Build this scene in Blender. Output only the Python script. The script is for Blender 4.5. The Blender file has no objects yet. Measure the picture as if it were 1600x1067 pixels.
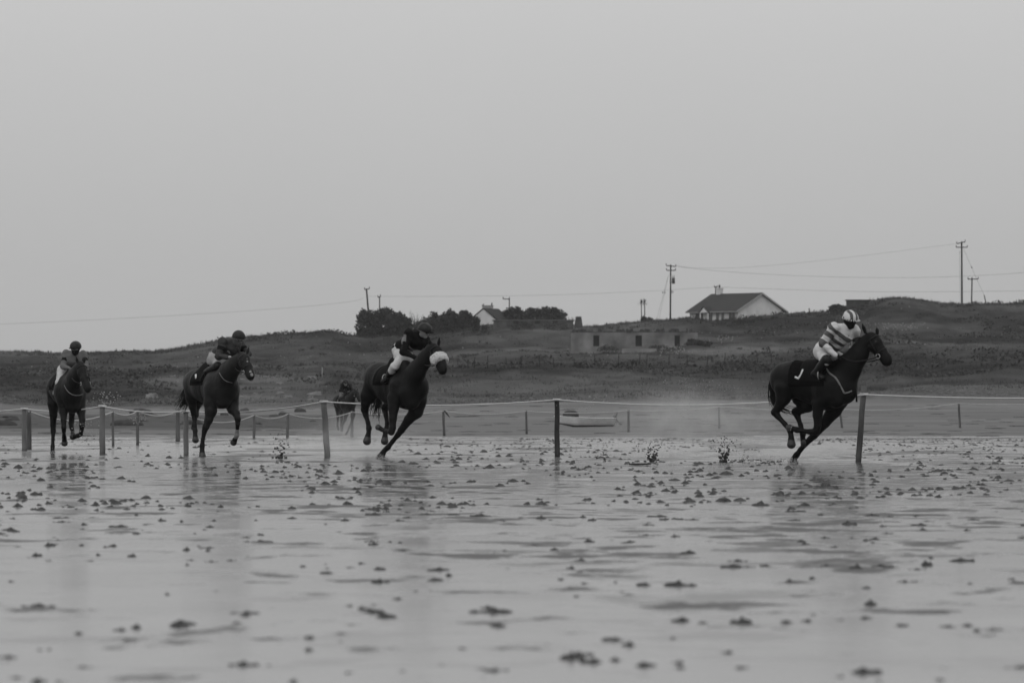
import bpy, math, random
import numpy as np
from mathutils import Vector, Matrix

S = bpy.context.scene
COL = S.collection
random.seed(7)
RNG = np.random.default_rng(7)

# ---------------------------------------------------------------- camera
CAM_H = 0.72
FPX = 1600 * 200 / 36.0            # focal length in photograph pixels
HOR = 653.0                        # photograph row of the horizon
PITCH = math.atan((HOR - 533.5) / FPX)
cam_d = bpy.data.cameras.new("camera")
cam = bpy.data.objects.new("camera", cam_d); COL.objects.link(cam)
cam.location = (0, 0, CAM_H)
cam.rotation_euler = (math.pi / 2 + PITCH, 0, 0)
cam_d.lens = 200; cam_d.sensor_width = 36
cam_d.clip_start = 0.5; cam_d.clip_end = 9000
cam_d.dof.use_dof = True; cam_d.dof.focus_distance = 96; cam_d.dof.aperture_fstop = 8.0
S.camera = cam

# ---------------------------------------------------------------- sky, sun, exposure
SUN_EL, SUN_AZ = math.radians(48), math.radians(200)
w = bpy.data.worlds.new("World"); S.world = w; w.use_nodes = True
nt = w.node_tree; nt.nodes.clear()
out = nt.nodes.new("ShaderNodeOutputWorld")
bg = nt.nodes.new("ShaderNodeBackground"); bg.inputs["Strength"].default_value = 0.10
sky = nt.nodes.new("ShaderNodeTexSky"); sky.sky_type = 'NISHITA'; sky.sun_disc = False
sky.sun_elevation = SUN_EL; sky.sun_rotation = SUN_AZ; sky.dust_density = 3.0
bw = nt.nodes.new("ShaderNodeRGBToBW")
# the cloud sheet: grey, a little brighter towards the zenith
tc = nt.nodes.new("ShaderNodeTexCoord"); sep = nt.nodes.new("ShaderNodeSeparateXYZ")
ramp = nt.nodes.new("ShaderNodeValToRGB")
el = ramp.color_ramp.elements
el[0].position = 0.0; el[0].color = (.32, .32, .32, 1)
el[1].position = 1.0; el[1].color = (.86, .86, .86, 1)
e = el.new(.012); e.color = (.440, .440, .440, 1)
e = el.new(.035); e.color = (.492, .492, .492, 1)
e = el.new(.080); e.color = (.60, .60, .60, 1)
e = el.new(.30); e.color = (.76, .76, .76, 1)
nz = nt.nodes.new("ShaderNodeTexNoise"); nz.inputs["Scale"].default_value = 9; nz.inputs["Detail"].default_value = 3
nm = nt.nodes.new("ShaderNodeMapRange"); nm.inputs["To Min"].default_value = 9.5; nm.inputs["To Max"].default_value = 10.5
mul = nt.nodes.new("ShaderNodeMath"); mul.operation = 'MULTIPLY'
mx = nt.nodes.new("ShaderNodeMix"); mx.data_type = 'FLOAT'; mx.inputs["Factor"].default_value = 0.97
L = nt.links.new
L(tc.outputs["Generated"], sep.inputs[0]); L(sep.outputs["Z"], ramp.inputs[0])
L(tc.outputs["Generated"], nz.inputs["Vector"]); L(nz.outputs["Fac"], nm.inputs["Value"])
L(ramp.outputs["Color"], mul.inputs[0]); L(nm.outputs[0], mul.inputs[1])
L(sky.outputs[0], bw.inputs[0]); L(bw.outputs[0], mx.inputs["A"]); L(mul.outputs[0], mx.inputs["B"])
L(mx.outputs["Result"], bg.inputs["Color"]); L(bg.outputs[0], out.inputs[0])
sd = bpy.data.lights.new("sun", 'SUN'); sd.energy = 0.5; sd.angle = math.radians(25); sd.color = (1, 1, 1)
sun = bpy.data.objects.new("sun", sd); COL.objects.link(sun)
dv = Vector((math.sin(SUN_AZ) * math.cos(SUN_EL), math.cos(SUN_AZ) * math.cos(SUN_EL), math.sin(SUN_EL)))
sun.rotation_euler = dv.to_track_quat('Z', 'Y').to_euler(); sun.location = (0, -20, 60)
S.view_settings.view_transform = 'Standard'; S.view_settings.look = 'None'
S.view_settings.exposure = 0.0; S.view_settings.gamma = 1; S.view_settings.use_curve_mapping = False
S.cycles.use_denoising = True
S.cycles.max_bounces = 6; S.cycles.volume_bounces = 1; S.cycles.transparent_max_bounces = 8
S.cycles.volume_step_rate = 2.0; S.cycles.volume_max_steps = 128

# ---------------------------------------------------------------- projection helpers
def P(px, py, D):
    """the place at distance D seen at photograph pixel (px, py)"""
    u = (px - 800) / FPX; v = (533.5 - py) / FPX
    yy = math.cos(PITCH) - v * math.sin(PITCH); zz = math.sin(PITCH) + v * math.cos(PITCH)
    k = D / yy
    return np.array([u * k, D, CAM_H + zz * k])

# ---------------------------------------------------------------- materials
MATS = {}
def mat(name, v=.1, rough=.8, spec=.3, vary=0.0, scale=8.0, bump=0.0, bscale=40, detail=4, sheen=0.0, stretch=(1, 1, 1)):
    if name in MATS: return MATS[name]
    m = bpy.data.materials.new(name); m.use_nodes = True; MATS[name] = m
    n = m.node_tree; b = n.nodes["Principled BSDF"]
    b.inputs["Base Color"].default_value = (v, v, v, 1)
    b.inputs["Roughness"].default_value = rough
    b.inputs["Specular IOR Level"].default_value = spec
    if sheen: b.inputs["Sheen Weight"].default_value = sheen
    if vary or bump:
        t = n.nodes.new("ShaderNodeTexCoord")
        mp = n.nodes.new("ShaderNodeMapping"); mp.inputs["Scale"].default_value = stretch
        n.links.new(t.outputs["Object"], mp.inputs[0])
    if vary:
        z = n.nodes.new("ShaderNodeTexNoise"); z.inputs["Scale"].default_value = scale; z.inputs["Detail"].default_value = detail
        r = n.nodes.new("ShaderNodeMapRange"); r.inputs["From Min"].default_value = .28; r.inputs["From Max"].default_value = .72
        r.inputs["To Min"].default_value = v * (1 - vary); r.inputs["To Max"].default_value = v * (1 + vary)
        n.links.new(mp.outputs[0], z.inputs["Vector"]); n.links.new(z.outputs["Fac"], r.inputs["Value"])
        n.links.new(r.outputs[0], b.inputs["Base Color"])
    if bump:
        z = n.nodes.new("ShaderNodeTexNoise"); z.inputs["Scale"].default_value = bscale; z.inputs["Detail"].default_value = 3
        bp = n.nodes.new("ShaderNodeBump"); bp.inputs["Strength"].default_value = bump; bp.inputs["Distance"].default_value = .02
        n.links.new(mp.outputs[0], z.inputs["Vector"]); n.links.new(z.outputs["Fac"], bp.inputs["Height"])
        n.links.new(bp.outputs[0], b.inputs["Normal"])
    return m

M_dirt_wood = mat("post_wood", .085, .85, .2, .55, 5, .6, 30, stretch=(1, 1, .25))
M_postMist = mat("post_wood_misted", .13, .85, .2, .45, 5, .6, 30, stretch=(1, 1, .25)); M_postD = mat("post_wood_dark", .045, .85, .2, .6, 5, .6, 30, stretch=(1, 1, .25))  # left posts: paleness of the mist is put into the wood colour
M_pale_wood = mat("post_wood_far", .10, .85, .2, .4, 5, .5, 30, stretch=(1, 1, .25))
M_rope = mat("rope_fibre", .50, .8, .2, .2, 60, .5, 120)
M_black = mat("black_leather", .006, .5, .25, .3, 20)
M_strap = mat("pale_strap", .17, .7, .3, .2, 30)
M_metal = mat("steel", .35, .3, .6)
M_white = mat("white_cloth", .48, .8, .2, .10, 14, .25, 25)
M_skin = mat("skin", .27, .5, .4, .1, 25)
M_hoof = mat("hoof_horn", .03, .5, .4, .4, 25)
M_sock = mat("pale_leg_hair", .22, .7, .2, .3, 30)

# ---------------------------------------------------------------- object helpers
def link(o, parent=None):
    COL.objects.link(o)
    if parent is not None: o.parent = parent
    return o
def tag(o, label=None, cat=None, group=None, kind=None):
    if label: o["label"] = label
    if cat: o["category"] = cat
    if group: o["group"] = group
    if kind: o["kind"] = kind
    return o
def empty(name, loc, label, cat, group=None):
    o = bpy.data.objects.new(name, None); o.location = loc; o.empty_display_size = .2
    link(o); return tag(o, label, cat, group)
def mesh_obj(name, V, F, mats, parent=None, origin=(0, 0, 0), midx=None, smooth=False):
    me = bpy.data.meshes.new(name)
    V = np.asarray(V, float) - np.asarray(origin, float)
    me.from_pydata(V.tolist(), [], [list(map(int, f)) for f in F])
    for m in (mats if isinstance(mats, (list, tuple)) else [mats]): me.materials.append(m)
    if midx is not None: me.polygons.foreach_set("material_index", np.asarray(midx, np.int32))
    if smooth: me.polygons.foreach_set("use_smooth", np.ones(len(me.polygons), bool))
    me.update()
    o = bpy.data.objects.new(name, me); link(o, parent)
    if parent is None: o.location = origin
    return o

class MB:
    def __init__(s): s.V = []; s.F = []; s.M = []
    def add(s, V, F, m=0):
        k = len(s.V); s.V += [tuple(map(float, v)) for v in V]; s.F += [[k + i for i in f] for f in F]; s.M += [m] * len(F)
    def box(s, c, d, rz=0, m=0, taper=1.0, rx=0, ry=0):
        R = Matrix.Rotation(rz, 3, 'Z') @ Matrix.Rotation(ry, 3, 'Y') @ Matrix.Rotation(rx, 3, 'X')
        V = []
        for z in (-.5, .5):
            t = taper if z > 0 else 1
            for x, y in ((-.5, -.5), (.5, -.5), (.5, .5), (-.5, .5)):
                q = R @ Vector((x * d[0] * t, y * d[1] * t, z * d[2])); V.append((q.x + c[0], q.y + c[1], q.z + c[2]))
        s.add(V, [(0, 3, 2, 1), (4, 5, 6, 7), (0, 1, 5, 4), (1, 2, 6, 5), (2, 3, 7, 6), (3, 0, 4, 7)], m)
    def tube(s, pts, r, n=6, m=0, cap=True):
        pts = [Vector(p) for p in pts]; rs = r if hasattr(r, '__len__') else [r] * len(pts)
        V = []; F = []; up = None
        for i, p in enumerate(pts):
            t = (pts[min(i + 1, len(pts) - 1)] - pts[max(i - 1, 0)])
            t = t.normalized() if t.length > 1e-9 else Vector((0, 0, 1))
            if up is None: up = Vector((0, 0, 1)) if abs(t.z) < .9 else Vector((1, 0, 0))
            a = t.cross(up)
            if a.length < 1e-6: a = t.orthogonal()
            a.normalize(); b = a.cross(t).normalized(); up = b
            for j in range(n):
                th = 2 * math.pi * j / n; V.append(p + (a * math.cos(th) + b * math.sin(th)) * rs[i])
        for i in range(len(pts) - 1):
            for j in range(n):
                F.append((i * n + j, i * n + (j + 1) % n, (i + 1) * n + (j + 1) % n, (i + 1) * n + j))
        if cap: F.append(tuple(range(n))[::-1]); F.append(tuple(range((len(pts) - 1) * n, len(pts) * n)))
        s.add(V, F, m)
    def prism(s, poly, ext, m=0):
        """poly: list of 3D points (planar), ext: extrusion vector"""
        n = len(poly); e = np.array(ext, float)
        V = [np.array(p, float) for p in poly] + [np.array(p, float) + e for p in poly]
        F = [tuple(range(n))[::-1], tuple(range(n, 2 * n))] + [(i, (i + 1) % n, n + (i + 1) % n, n + i) for i in range(n)]
        s.add(V, F, m)
    def ball(s, c, r, m=0, n=6, sc=(1, 1, 1)):
        V = [(c[0], c[1], c[2] + r * sc[2])]; F = []
        k = n // 2
        for i in range(1, k):
            ph = math.pi * i / k
            for j in range(n):
                th = 2 * math.pi * j / n
                V.append((c[0] + r * sc[0] * math.sin(ph) * math.cos(th), c[1] + r * sc[1] * math.sin(ph) * math.sin(th), c[2] + r * sc[2] * math.cos(ph)))
        V.append((c[0], c[1], c[2] - r * sc[2]))
        for j in range(n): F.append((0, 1 + j, 1 + (j + 1) % n))
        for i in range(k - 2):
            for j in range(n):
                a = 1 + i * n; F.append((a + j, a + n + j, a + n + (j + 1) % n, a + (j + 1) % n))
        a = 1 + (k - 2) * n
        for j in range(n): F.append((a + j, len(V) - 1, a + (j + 1) % n))
        s.add(V, F, m)
    def obj(s, name, mats, parent=None, origin=(0, 0, 0), smooth=False):
        return mesh_obj(name, s.V, s.F, mats, parent, origin, s.M, smooth)

# ---------------------------------------------------------------- implicit surfaces
def seg(a, b, ra, rb, k=.03, q=1.0, lat=None, tagid=0):
    return (np.array(a, float), np.array(b, float), ra, rb, k, q, None if lat is None else np.array(lat, float), tagid)
def chain(pts, k=.03, q=1.0, lat=None, tagid=0):
    """pts: list of (point, radius[, q])"""
    out = []
    for i in range(len(pts) - 1):
        qq = pts[i][2] if len(pts[i]) > 2 else q
        out.append(seg(pts[i][0], pts[i + 1][0], pts[i][1], pts[i + 1][1], k, qq, lat, tagid))
    return out
def seg_dist(p, X, Y, Z, inflate=0.0):
    a, b, ra, rb, k, q, lat, _ = p
    ab = b - a; L2 = float(ab @ ab) + 1e-12
    dx, dy, dz = X - a[0], Y - a[1], Z - a[2]
    t = np.clip((dx * ab[0] + dy * ab[1] + dz * ab[2]) / L2, 0, 1)
    dx = dx - t * ab[0]; dy = dy - t * ab[1]; dz = dz - t * ab[2]
    d2 = dx * dx + dy * dy + dz * dz
    if q != 1.0 and lat is not None:
        l = dx * lat[0] + dy * lat[1] + dz * lat[2]; d2 = d2 + (q * q - 1) * l * l
        return (np.sqrt(np.maximum(d2, 1e-12)) - (ra + (rb - ra) * t)) / max(1.0, q ** .5) - inflate, t
    return np.sqrt(d2) - (ra + (rb - ra) * t) - inflate, t
def field(prims, res, inflate=0.0, pad=.05, lo=None, hi=None):
    if lo is None:
        lo = np.min([np.minimum(p[0] - p[2] / min(1, p[5]), p[1] - p[3] / min(1, p[5])) for p in prims], axis=0) - pad - inflate
        hi = np.max([np.maximum(p[0] + p[2] / min(1, p[5]), p[1] + p[3] / min(1, p[5])) for p in prims], axis=0) + pad + inflate
    n = np.ceil((hi - lo) / res).astype(int) + 1
    ax = [lo[i] + res * np.arange(n[i]) for i in range(3)]
    F = np.full(n, 1.0, np.float32)
    for p in prims:
        m = .09 + p[4]
        r = max(p[2], p[3]) / min(1, p[5]) + m + inflate
        l2 = np.minimum(p[0], p[1]) - r; h2 = np.maximum(p[0], p[1]) + r
        i0 = np.clip(((l2 - lo) / res).astype(int), 0, n - 1); i1 = np.clip(((h2 - lo) / res).astype(int) + 2, 1, n)
        if np.any(i1 <= i0): continue
        sl = tuple(slice(i0[i], i1[i]) for i in range(3))
        X = ax[0][sl[0]][:, None, None]; Y = ax[1][sl[1]][None, :, None]; Z = ax[2][sl[2]][None, None, :]
        d, _ = seg_dist(p, X, Y, Z, inflate)
        f = F[sl]; k = p[4]
        h = np.clip(k - np.abs(f - d), 0, None) / k
        F[sl] = np.minimum(f, d) - h * h * k * .25
    return F, lo, ax
def nets(F, lo, res):
    s = F < 0
    n = np.array(F.shape)
    c = np.zeros(n - 1, np.int8)
    offs = [(i, j, k) for i in (0, 1) for j in (0, 1) for k in (0, 1)]
    for (i, j, k) in offs: c += s[i:n[0] - 1 + i, j:n[1] - 1 + j, k:n[2] - 1 + k]
    act = (c > 0) & (c < 8)
    I = np.argwhere(act)
    if len(I) == 0: return np.zeros((0, 3)), []
    idx = -np.ones(n - 1, np.int64); idx[act] = np.arange(len(I))
    acc = np.zeros((len(I), 3)); cnt = np.zeros(len(I))
    for a in offs:
        for ax_ in range(3):
            if a[ax_] == 1: continue
            b = list(a); b[ax_] = 1
            Fa = F[I[:, 0] + a[0], I[:, 1] + a[1], I[:, 2] + a[2]]; Fb = F[I[:, 0] + b[0], I[:, 1] + b[1], I[:, 2] + b[2]]
            cr = (Fa < 0) != (Fb < 0)
            t = np.where(cr, Fa / np.where(Fa == Fb, 1, Fa - Fb), 0)
            pos = np.tile(np.array(a, float), (len(I), 1)); pos[:, ax_] += t
            acc[cr] += pos[cr]; cnt[cr] += 1
    V = lo + res * (I + acc / cnt[:, None])
    quads = []
    for ax_ in range(3):
        o1, o2 = (ax_ + 1) % 3, (ax_ + 2) % 3
        sl0 = [slice(1, n[i] - 1) for i in range(3)]; sl0[ax_] = slice(0, n[ax_] - 1)
        sl1 = list(sl0); sl1[ax_] = slice(1, n[ax_])
        A = s[tuple(sl0)]; B = s[tuple(sl1)]
        E = np.argwhere(A != B)
        if len(E) == 0: continue
        inside = A[tuple(E.T)]
        base = E.copy(); base[:, o1] += 1; base[:, o2] += 1
        def g(d1, d2):
            q = base.copy(); q[:, o1] += d1; q[:, o2] += d2
            return idx[q[:, 0], q[:, 1], q[:, 2]]
        Q = np.stack([g(-1, -1), g(0, -1), g(0, 0), g(-1, 0)], 1)
        Q[~inside] = Q[~inside][:, ::-1]
        quads.append(Q)
    return V, np.concatenate(quads)
def blob(name, prims, mats, parent, origin, res=.014, inflate=0.0, clip=None, color=None, smooth_it=1, wrinkle=None):
    F, lo, ax = field(prims, res, inflate)
    if clip is not None:
        X = ax[0][:, None, None]; Y = ax[1][None, :, None]; Z = ax[2][None, None, :]
        F = np.maximum(F, clip(X, Y, Z))
    F[0] = F[-1] = 1; F[:, 0] = F[:, -1] = 1; F[:, :, 0] = F[:, :, -1] = 1
    V, Q = nets(F, lo, res)
    if len(V) == 0: return None
    for _ in range(smooth_it):
        A = np.zeros_like(V); C = np.zeros(len(V))
        for i in range(4):
            j = (i + 1) % 4
            np.add.at(A, Q[:, i], V[Q[:, j]]); np.add.at(C, Q[:, i], 1)
            np.add.at(A, Q[:, j], V[Q[:, i]]); np.add.at(C, Q[:, j], 1)
        V = V * .5 + .5 * A / np.maximum(C, 1)[:, None]
    midx = None
    if wrinkle:
        a_, fq = wrinkle; c_ = V.mean(0); n_ = V - c_; Q0 = V[Q]; fn = np.cross(Q0[:, 2] - Q0[:, 0], Q0[:, 3] - Q0[:, 1]); vn = np.zeros_like(V)
        for i in range(4): np.add.at(vn, Q[:, i], fn)
        vn /= np.linalg.norm(vn, axis=1)[:, None] + 1e-9
        w3 = vnoise(V[:, 0] * fq + V[:, 2] * fq * .6, V[:, 1] * fq - V[:, 2] * fq * .5, 3) + .5 * vnoise(V[:, 0] * fq * 1.3 - V[:, 1] * fq, V[:, 2] * fq * 2.1, 8)
        V = V + vn * ((w3 - .75) * a_)[:, None]
    if color is not None:
        Cn = V[Q].mean(1); midx = color(Cn)
    return mesh_obj(name, V, Q, mats, parent, origin, midx, True)
def nearest(prims, C):
    """for every point: index of nearest primitive and the parameter along it"""
    best = np.full(len(C), 9.0); bi = np.zeros(len(C), int); bt = np.zeros(len(C))
    for i, p in enumerate(prims):
        d, t = seg_dist(p, C[:, 0], C[:, 1], C[:, 2])
        m = d < best; best[m] = d[m]; bi[m] = i; bt[m] = t[m]
    return bi, bt, best

# ---------------------------------------------------------------- the ground
RIDGE = [(-3000, 560), (-600, 556), (0, 553), (110, 551), (230, 550), (300, 541), (360, 533), (400, 528), (480, 522), (515, 519), (535, 523), (560, 528),
         (650, 527), (700, 518), (740, 511), (790, 505), (880, 504), (910, 509), (960, 507), (1040, 500), (1075, 497), (1110, 501), (1150, 498), (1185, 494), (1230, 491),
         (1270, 490), (1300, 489), (1345, 482), (1362, 472), (1400, 468), (1430, 470), (1470, 477), (1500, 478), (1540, 476), (1600, 474), (1800, 470), (2400, 480), (4500, 520)]
RX = np.array([a for a, _ in RIDGE], float); RY = np.array([b for _, b in RIDGE], float)
def vnoise(x, y, seed=0):
    """cheap smooth value noise, vectorised"""
    xi = np.floor(x); yi = np.floor(y); fx = x - xi; fy = y - yi
    fx = fx * fx * (3 - 2 * fx); fy = fy * fy * (3 - 2 * fy)
    def h(a, b):
        v = np.sin(a * 127.1 + b * 311.7 + seed * 74.7) * 43758.5453; return v - np.floor(v)
    return (h(xi, yi) * (1 - fx) + h(xi + 1, yi) * fx) * (1 - fy) + (h(xi, yi + 1) * (1 - fx) + h(xi + 1, yi + 1) * fx) * fy
def ground(x, y):
    x = np.asarray(x, float); y = np.asarray(y, float)
    D = np.sqrt(x * x + y * y) * np.where(y > 0, 1, -1); D = np.where(y > 0, y, -1)
    Dm = np.maximum(D, 1)
    px = 800 + FPX * np.clip(x / Dm, -.5, .5)
    rr = np.interp(px, RX, RY)
    # below the dune foot
    foot_row = np.interp(px, [-200, 0, 120, 600, 760, 1600], [632, 632, 636, 636, 627, 623])
    zf = CAM_H + (HOR - foot_row) * 430 / FPX
    z0 = np.interp(D, [0, 205, 230, 284, 360], [0, 0, .04, .20, .34])
    z0 = np.where(D > 360, .34 + (zf - .34) * np.clip((D - 360) / 70, 0, 1) ** 1.3, z0)
    g = np.interp(D, [430, 500, 600, 700, 790, 850, 900], [0, .22, .40, .53, .66, .86, 1.0])
    row = foot_row + (rr - foot_row) * g
    zh = CAM_H + (HOR - row) * np.minimum(D, 900) / FPX
    zr = CAM_H + (HOR - rr) * 900 / FPX
    zh = np.where(D > 900, zr - np.interp(D, [900, 930, 1100, 2600], [0, 1.3, 1.8, 4]), zh)
    z = np.where(D > 430, zh, z0)
    am = np.interp(D, [0, 425, 450, 880, 905, 2000], [0, 0, 1, 1, .45, .3])
    nz_ = (vnoise(x / 9, y / 22, 1) - .5) * .9 + (vnoise(x / 3.1, y / 8, 2) - .5) * .45 + (vnoise(x / 30, y / 60, 5) - .5) * 1.4
    z = z + nz_ * am
    am2 = np.interp(D, [0, 12, 20, 60, 200, 240, 425, 430], [0, 0, 1, 1, .6, 1.5, 3, 0])
    z = z + am2 * .004 * (vnoise(x / .6, y / 1.6, 3) - .5)
    return z
def hit(px, py, d0=20.0, d1=899.0):
    """distance at which the ground shows at photograph pixel (px, py)"""
    Ds = np.arange(d0, d1, 1.0)
    X = (px - 800) / FPX * Ds; Z = ground(X, Ds)
    row = HOR - (Z - CAM_H) / Ds * FPX
    j = np.argmax(row <= py) if np.any(row <= py) else len(Ds) - 1
    return float(Ds[j])
def on_ground(px, D):
    x = (px - 800) / FPX * D
    return np.array([x, D, float(ground(x, D))])

az = np.concatenate([np.linspace(-math.pi, -.6, 10)[:-1], np.linspace(-.6, -.14, 60)[:-1], np.linspace(-.14, .14, 620), np.linspace(.14, .6, 60)[1:], np.linspace(.6, math.pi, 10)[1:]])
ds = np.concatenate([[.6, 4, 8], np.geomspace(12, 100, 190), np.linspace(101, 428, 150), np.linspace(430, 960, 260), np.geomspace(970, 2600, 14)])
A, Dg = np.meshgrid(az, ds, indexing='ij')
inner = np.abs(A) < .62
X = np.where(inner, Dg * np.tan(np.clip(A, -.62, .62)), Dg * np.sin(A) * (1 / math.cos(.62)))
Yg = np.where(inner, Dg, Dg * np.cos(A) * (1 / math.cos(.62)))
Z = ground(X, Yg)
Z = np.where(inner, Z, np.interp(Yg, [-9000, 300, 900, 9000], [0, 0, 8, 10]))
Z = np.where((Dg < 10), 0, Z)
na, nd = A.shape
V = np.stack([X.ravel(), Yg.ravel(), Z.ravel()], 1)
ii = (np.arange(na - 1)[:, None] * nd + np.arange(nd - 1)[None, :]).ravel()
Fq = np.stack([ii, ii + nd, ii + nd + 1, ii + 1], 1)

PATCHES = [  # px, row, half width, half height, tone change: stands of darker scrub, paler turf
 (1150, 549, 70, 4.5, .050), (1480, 541, 130, 6, .045), (1420, 508, 55, 5, .030), (1130, 529, 40, 5, .035), (1060, 560, 170, 8, .020), (980, 556, 90, 6, .016),
 (1230, 505, 110, 9, -.022), (1480, 527, 90, 7, -.030), (1590, 523, 40, 10, -.030), (1260, 533, 70, 7, -.024), (1330, 555, 90, 7, -.016), (1400, 486, 50, 10, -.014),
 (700, 545, 60, 6, -.022), (840, 540, 60, 6, -.020), (900, 577, 200, 7, -.018), (1300, 578, 240, 9, -.016), (780, 553, 90, 6, .018), (760, 520, 80, 7, -.010), (850, 515, 60, 5, .022),
 (600, 545, 80, 10, -.012), (420, 545, 90, 8, .012), (120, 575, 190, 14, -.012), (330, 590, 120, 12, .006), (60, 603, 90, 10, -.012), (450, 598, 60, 14, .045), (260, 600, 40, 12, .040), (400, 612, 50, 10, .030), (350, 560, 120, 7, -.012),
 (750, 606, 260, 12, .010), (1200, 610, 400, 14, .008), (930, 625, 700, 4, .020), (1370, 600, 100, 8, -.006), (240, 622, 120, 12, -.012), (560, 620, 60, 16, -.012), (40, 560, 100, 6, .010)]
def tone(x, y, z):
    D = np.maximum(y, 1.0); px = 800 + FPX * x / D; row = HOR - (z - CAM_H) / D * FPX
    n1 = vnoise(x / 16, y / 42, 31); n2 = vnoise(x / 5, y / 16, 32); n3 = vnoise(x / 1.6, y / 6, 33)
    t = .044 + (n1 - .5) * .046 + (n2 - .5) * .034 + (n3 - .5) * .030
    wx = (n2 - .5) * 60; wy = (n1 - .5) * 8 + (n3 - .5) * 5
    for a, b_, c, d_, e_ in PATCHES:
        q = ((px + wx - a) / c) ** 2 + ((row + wy - b_) / d_) ** 2
        t = t + e_ * np.clip(1.5 - q, 0, 1)
    return np.clip(t, .014, .16)
def add_tone(me, arr):
    at = me.attributes.new("tone", 'FLOAT', 'POINT'); at.data.foreach_set("value", np.asarray(arr, np.float32))
gm = bpy.data.materials.new("ground_surface"); gm.use_nodes = True
def build_ground_mat(m):
    n = m.node_tree; N = n.nodes; Lk = n.links.new
    b = N["Principled BSDF"]
    tcn = N.new("ShaderNodeTexCoord"); sp = N.new("ShaderNodeSeparateXYZ"); Lk(tcn.outputs["Object"], sp.inputs[0])
    def math_(op, a, b_=None, c=None, clamp=False):
        q = N.new("ShaderNodeMath"); q.operation = op; q.use_clamp = clamp
        for i, v in enumerate((a, b_, c)):
            if v is None: continue
            if isinstance(v, (int, float)): q.inputs[i].default_value = v
            else: Lk(v, q.inputs[i])
        return q.outputs[0]
    def noise(scale, detail=3, stretch=(1, 1, 1), off=(0, 0, 0), rough=.5):
        mp = N.new("ShaderNodeMapping"); mp.inputs["Scale"].default_value = stretch; mp.inputs["Location"].default_value = off
        z = N.new("ShaderNodeTexNoise"); z.inputs["Scale"].default_value = scale; z.inputs["Detail"].default_value = detail; z.inputs["Roughness"].default_value = rough
        Lk(tcn.outputs["Object"], mp.inputs[0]); Lk(mp.outputs[0], z.inputs["Vector"]); return z.outputs["Fac"]
    def rng(v, a, b_, c, d, smooth=True):
        q = N.new("ShaderNodeMapRange"); q.interpolation_type = 'SMOOTHSTEP' if smooth else 'LINEAR'
        for nme, val in (("From Min", a), ("From Max", b_), ("To Min", c), ("To Max", d)): q.inputs[nme].default_value = val
        Lk(v, q.inputs["Value"]); return q.outputs[0]
    def mixf(f, a, b_):
        q = N.new("ShaderNodeMix"); q.data_type = 'FLOAT'
        for k, v in (("Factor", f), ("A", a), ("B", b_)):
            if isinstance(v, (int, float)): q.inputs[k].default_value = v
            else: Lk(v, q.inputs[k])
        return q.outputs["Result"]
    x, y, z = sp.outputs["X"], sp.outputs["Y"], sp.outputs["Z"]
    # ---- damp sand patches in the wet flat
    p1 = noise(.85, 5, (1.7, .62, 1), rough=.62)
    p2 = noise(.16, 4, (1.3, .55, 1), (7, 3, 0), rough=.6)
    p3 = noise(2.2, 3, (1, .7, 1), (2, 9, 0))
    near = rng(y, 18, 42, -.006, .030)
    band = math_('MULTIPLY', math_('MULTIPLY', rng(y, 90, 93.5, 0, 1), rng(y, 95.5, 98, 1, 0)), rng(math_('DIVIDE', x, y), -.03, .01, .10, .02))
    near = math_('ADD', near, band)
    mid = rng(y, 58, 80, 0, -.042)
    mid = math_('ADD', mid, rng(y, 130, 200, 0, .07))
    pm = math_('ADD', math_('MULTIPLY', p1, .55), math_('ADD', math_('MULTIPLY', p2, .30), math_('MULTIPLY', p3, .15)))
    pm = math_('ADD', math_('ADD', pm, near), mid)
    patch = rng(pm, .545, .60, 0, 1)
    dry = rng(math_('ADD', y, math_('MULTIPLY', math_('SUBTRACT', p2, .5), 60)), 206, 232, 0, 1)   # the shore above the wet flat
    p4 = noise(1.25, 5, (.85, .50, 1), (11, 4, 0), .66)
    p5 = noise(.34, 5, (1.0, .20, 1), (1, 14, 0), .66)
    broken = math_('MULTIPLY', rng(p4, .53, .63, 0, .62), math_('MULTIPLY', math_('MULTIPLY', rng(y, 17, 34, .25, 1), rng(y, 70, 95, 1, .34)), rng(p2, .40, .55, .25, 1)))
    far_ = math_('MULTIPLY', rng(p5, .50, .60, 0, .65), math_('MULTIPLY', rng(y, 80, 105, 0, 1), 1.0))
    patch = math_('MAXIMUM', math_('MAXIMUM', patch, broken), far_)
    damp = math_('MAXIMUM', patch, dry)
    wetcol = mixf(p3, .07, .10)
    dampcol = mixf(noise(9, 3), .10, .16)
    sand_tone = mixf(rng(noise(.10, 4, (.35, 1, 1)), .42, .6, 0, 1), .125, .165)
    sand_tone = mixf(rng(noise(.5, 4, (.6, 1, 1), (5, 5, 0)), .60, .68, 0, 1), sand_tone, .09)
    sandc = mixf(dry, mixf(patch, wetcol, dampcol), sand_tone)
    # weedy stony band on the left of the shore
    azm = math_('DIVIDE', x, y)
    weed = math_('MULTIPLY', rng(azm, -.045, -.012, 1, 0), rng(math_('ADD', y, math_('MULTIPLY', p2, 60)), 300, 318, 0, 1))
    weed = math_('MULTIPLY', weed, rng(math_('ADD', y, math_('MULTIPLY', rng(azm, -.085, -.07, 1, 0), 1)), 398, 404, 1, 0))
    sandc = mixf(weed, sandc, mixf(noise(.8, 5, (1, .4, 1)), .03, .11))
    # ---- vegetation of the slope
    v1 = noise(.035, 5, (1, .45, 1), (3, 1, 0), .6)
    v2 = noise(.22, 4, (1, .4, 1), rough=.65)
    v3 = noise(2.5, 3)
    veg = math_('ADD', math_('MULTIPLY', v1, .5), math_('ADD', math_('MULTIPLY', v2, .32), math_('MULTIPLY', v3, .18)))
    at = N.new("ShaderNodeAttribute"); at.attribute_name = "tone"
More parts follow.
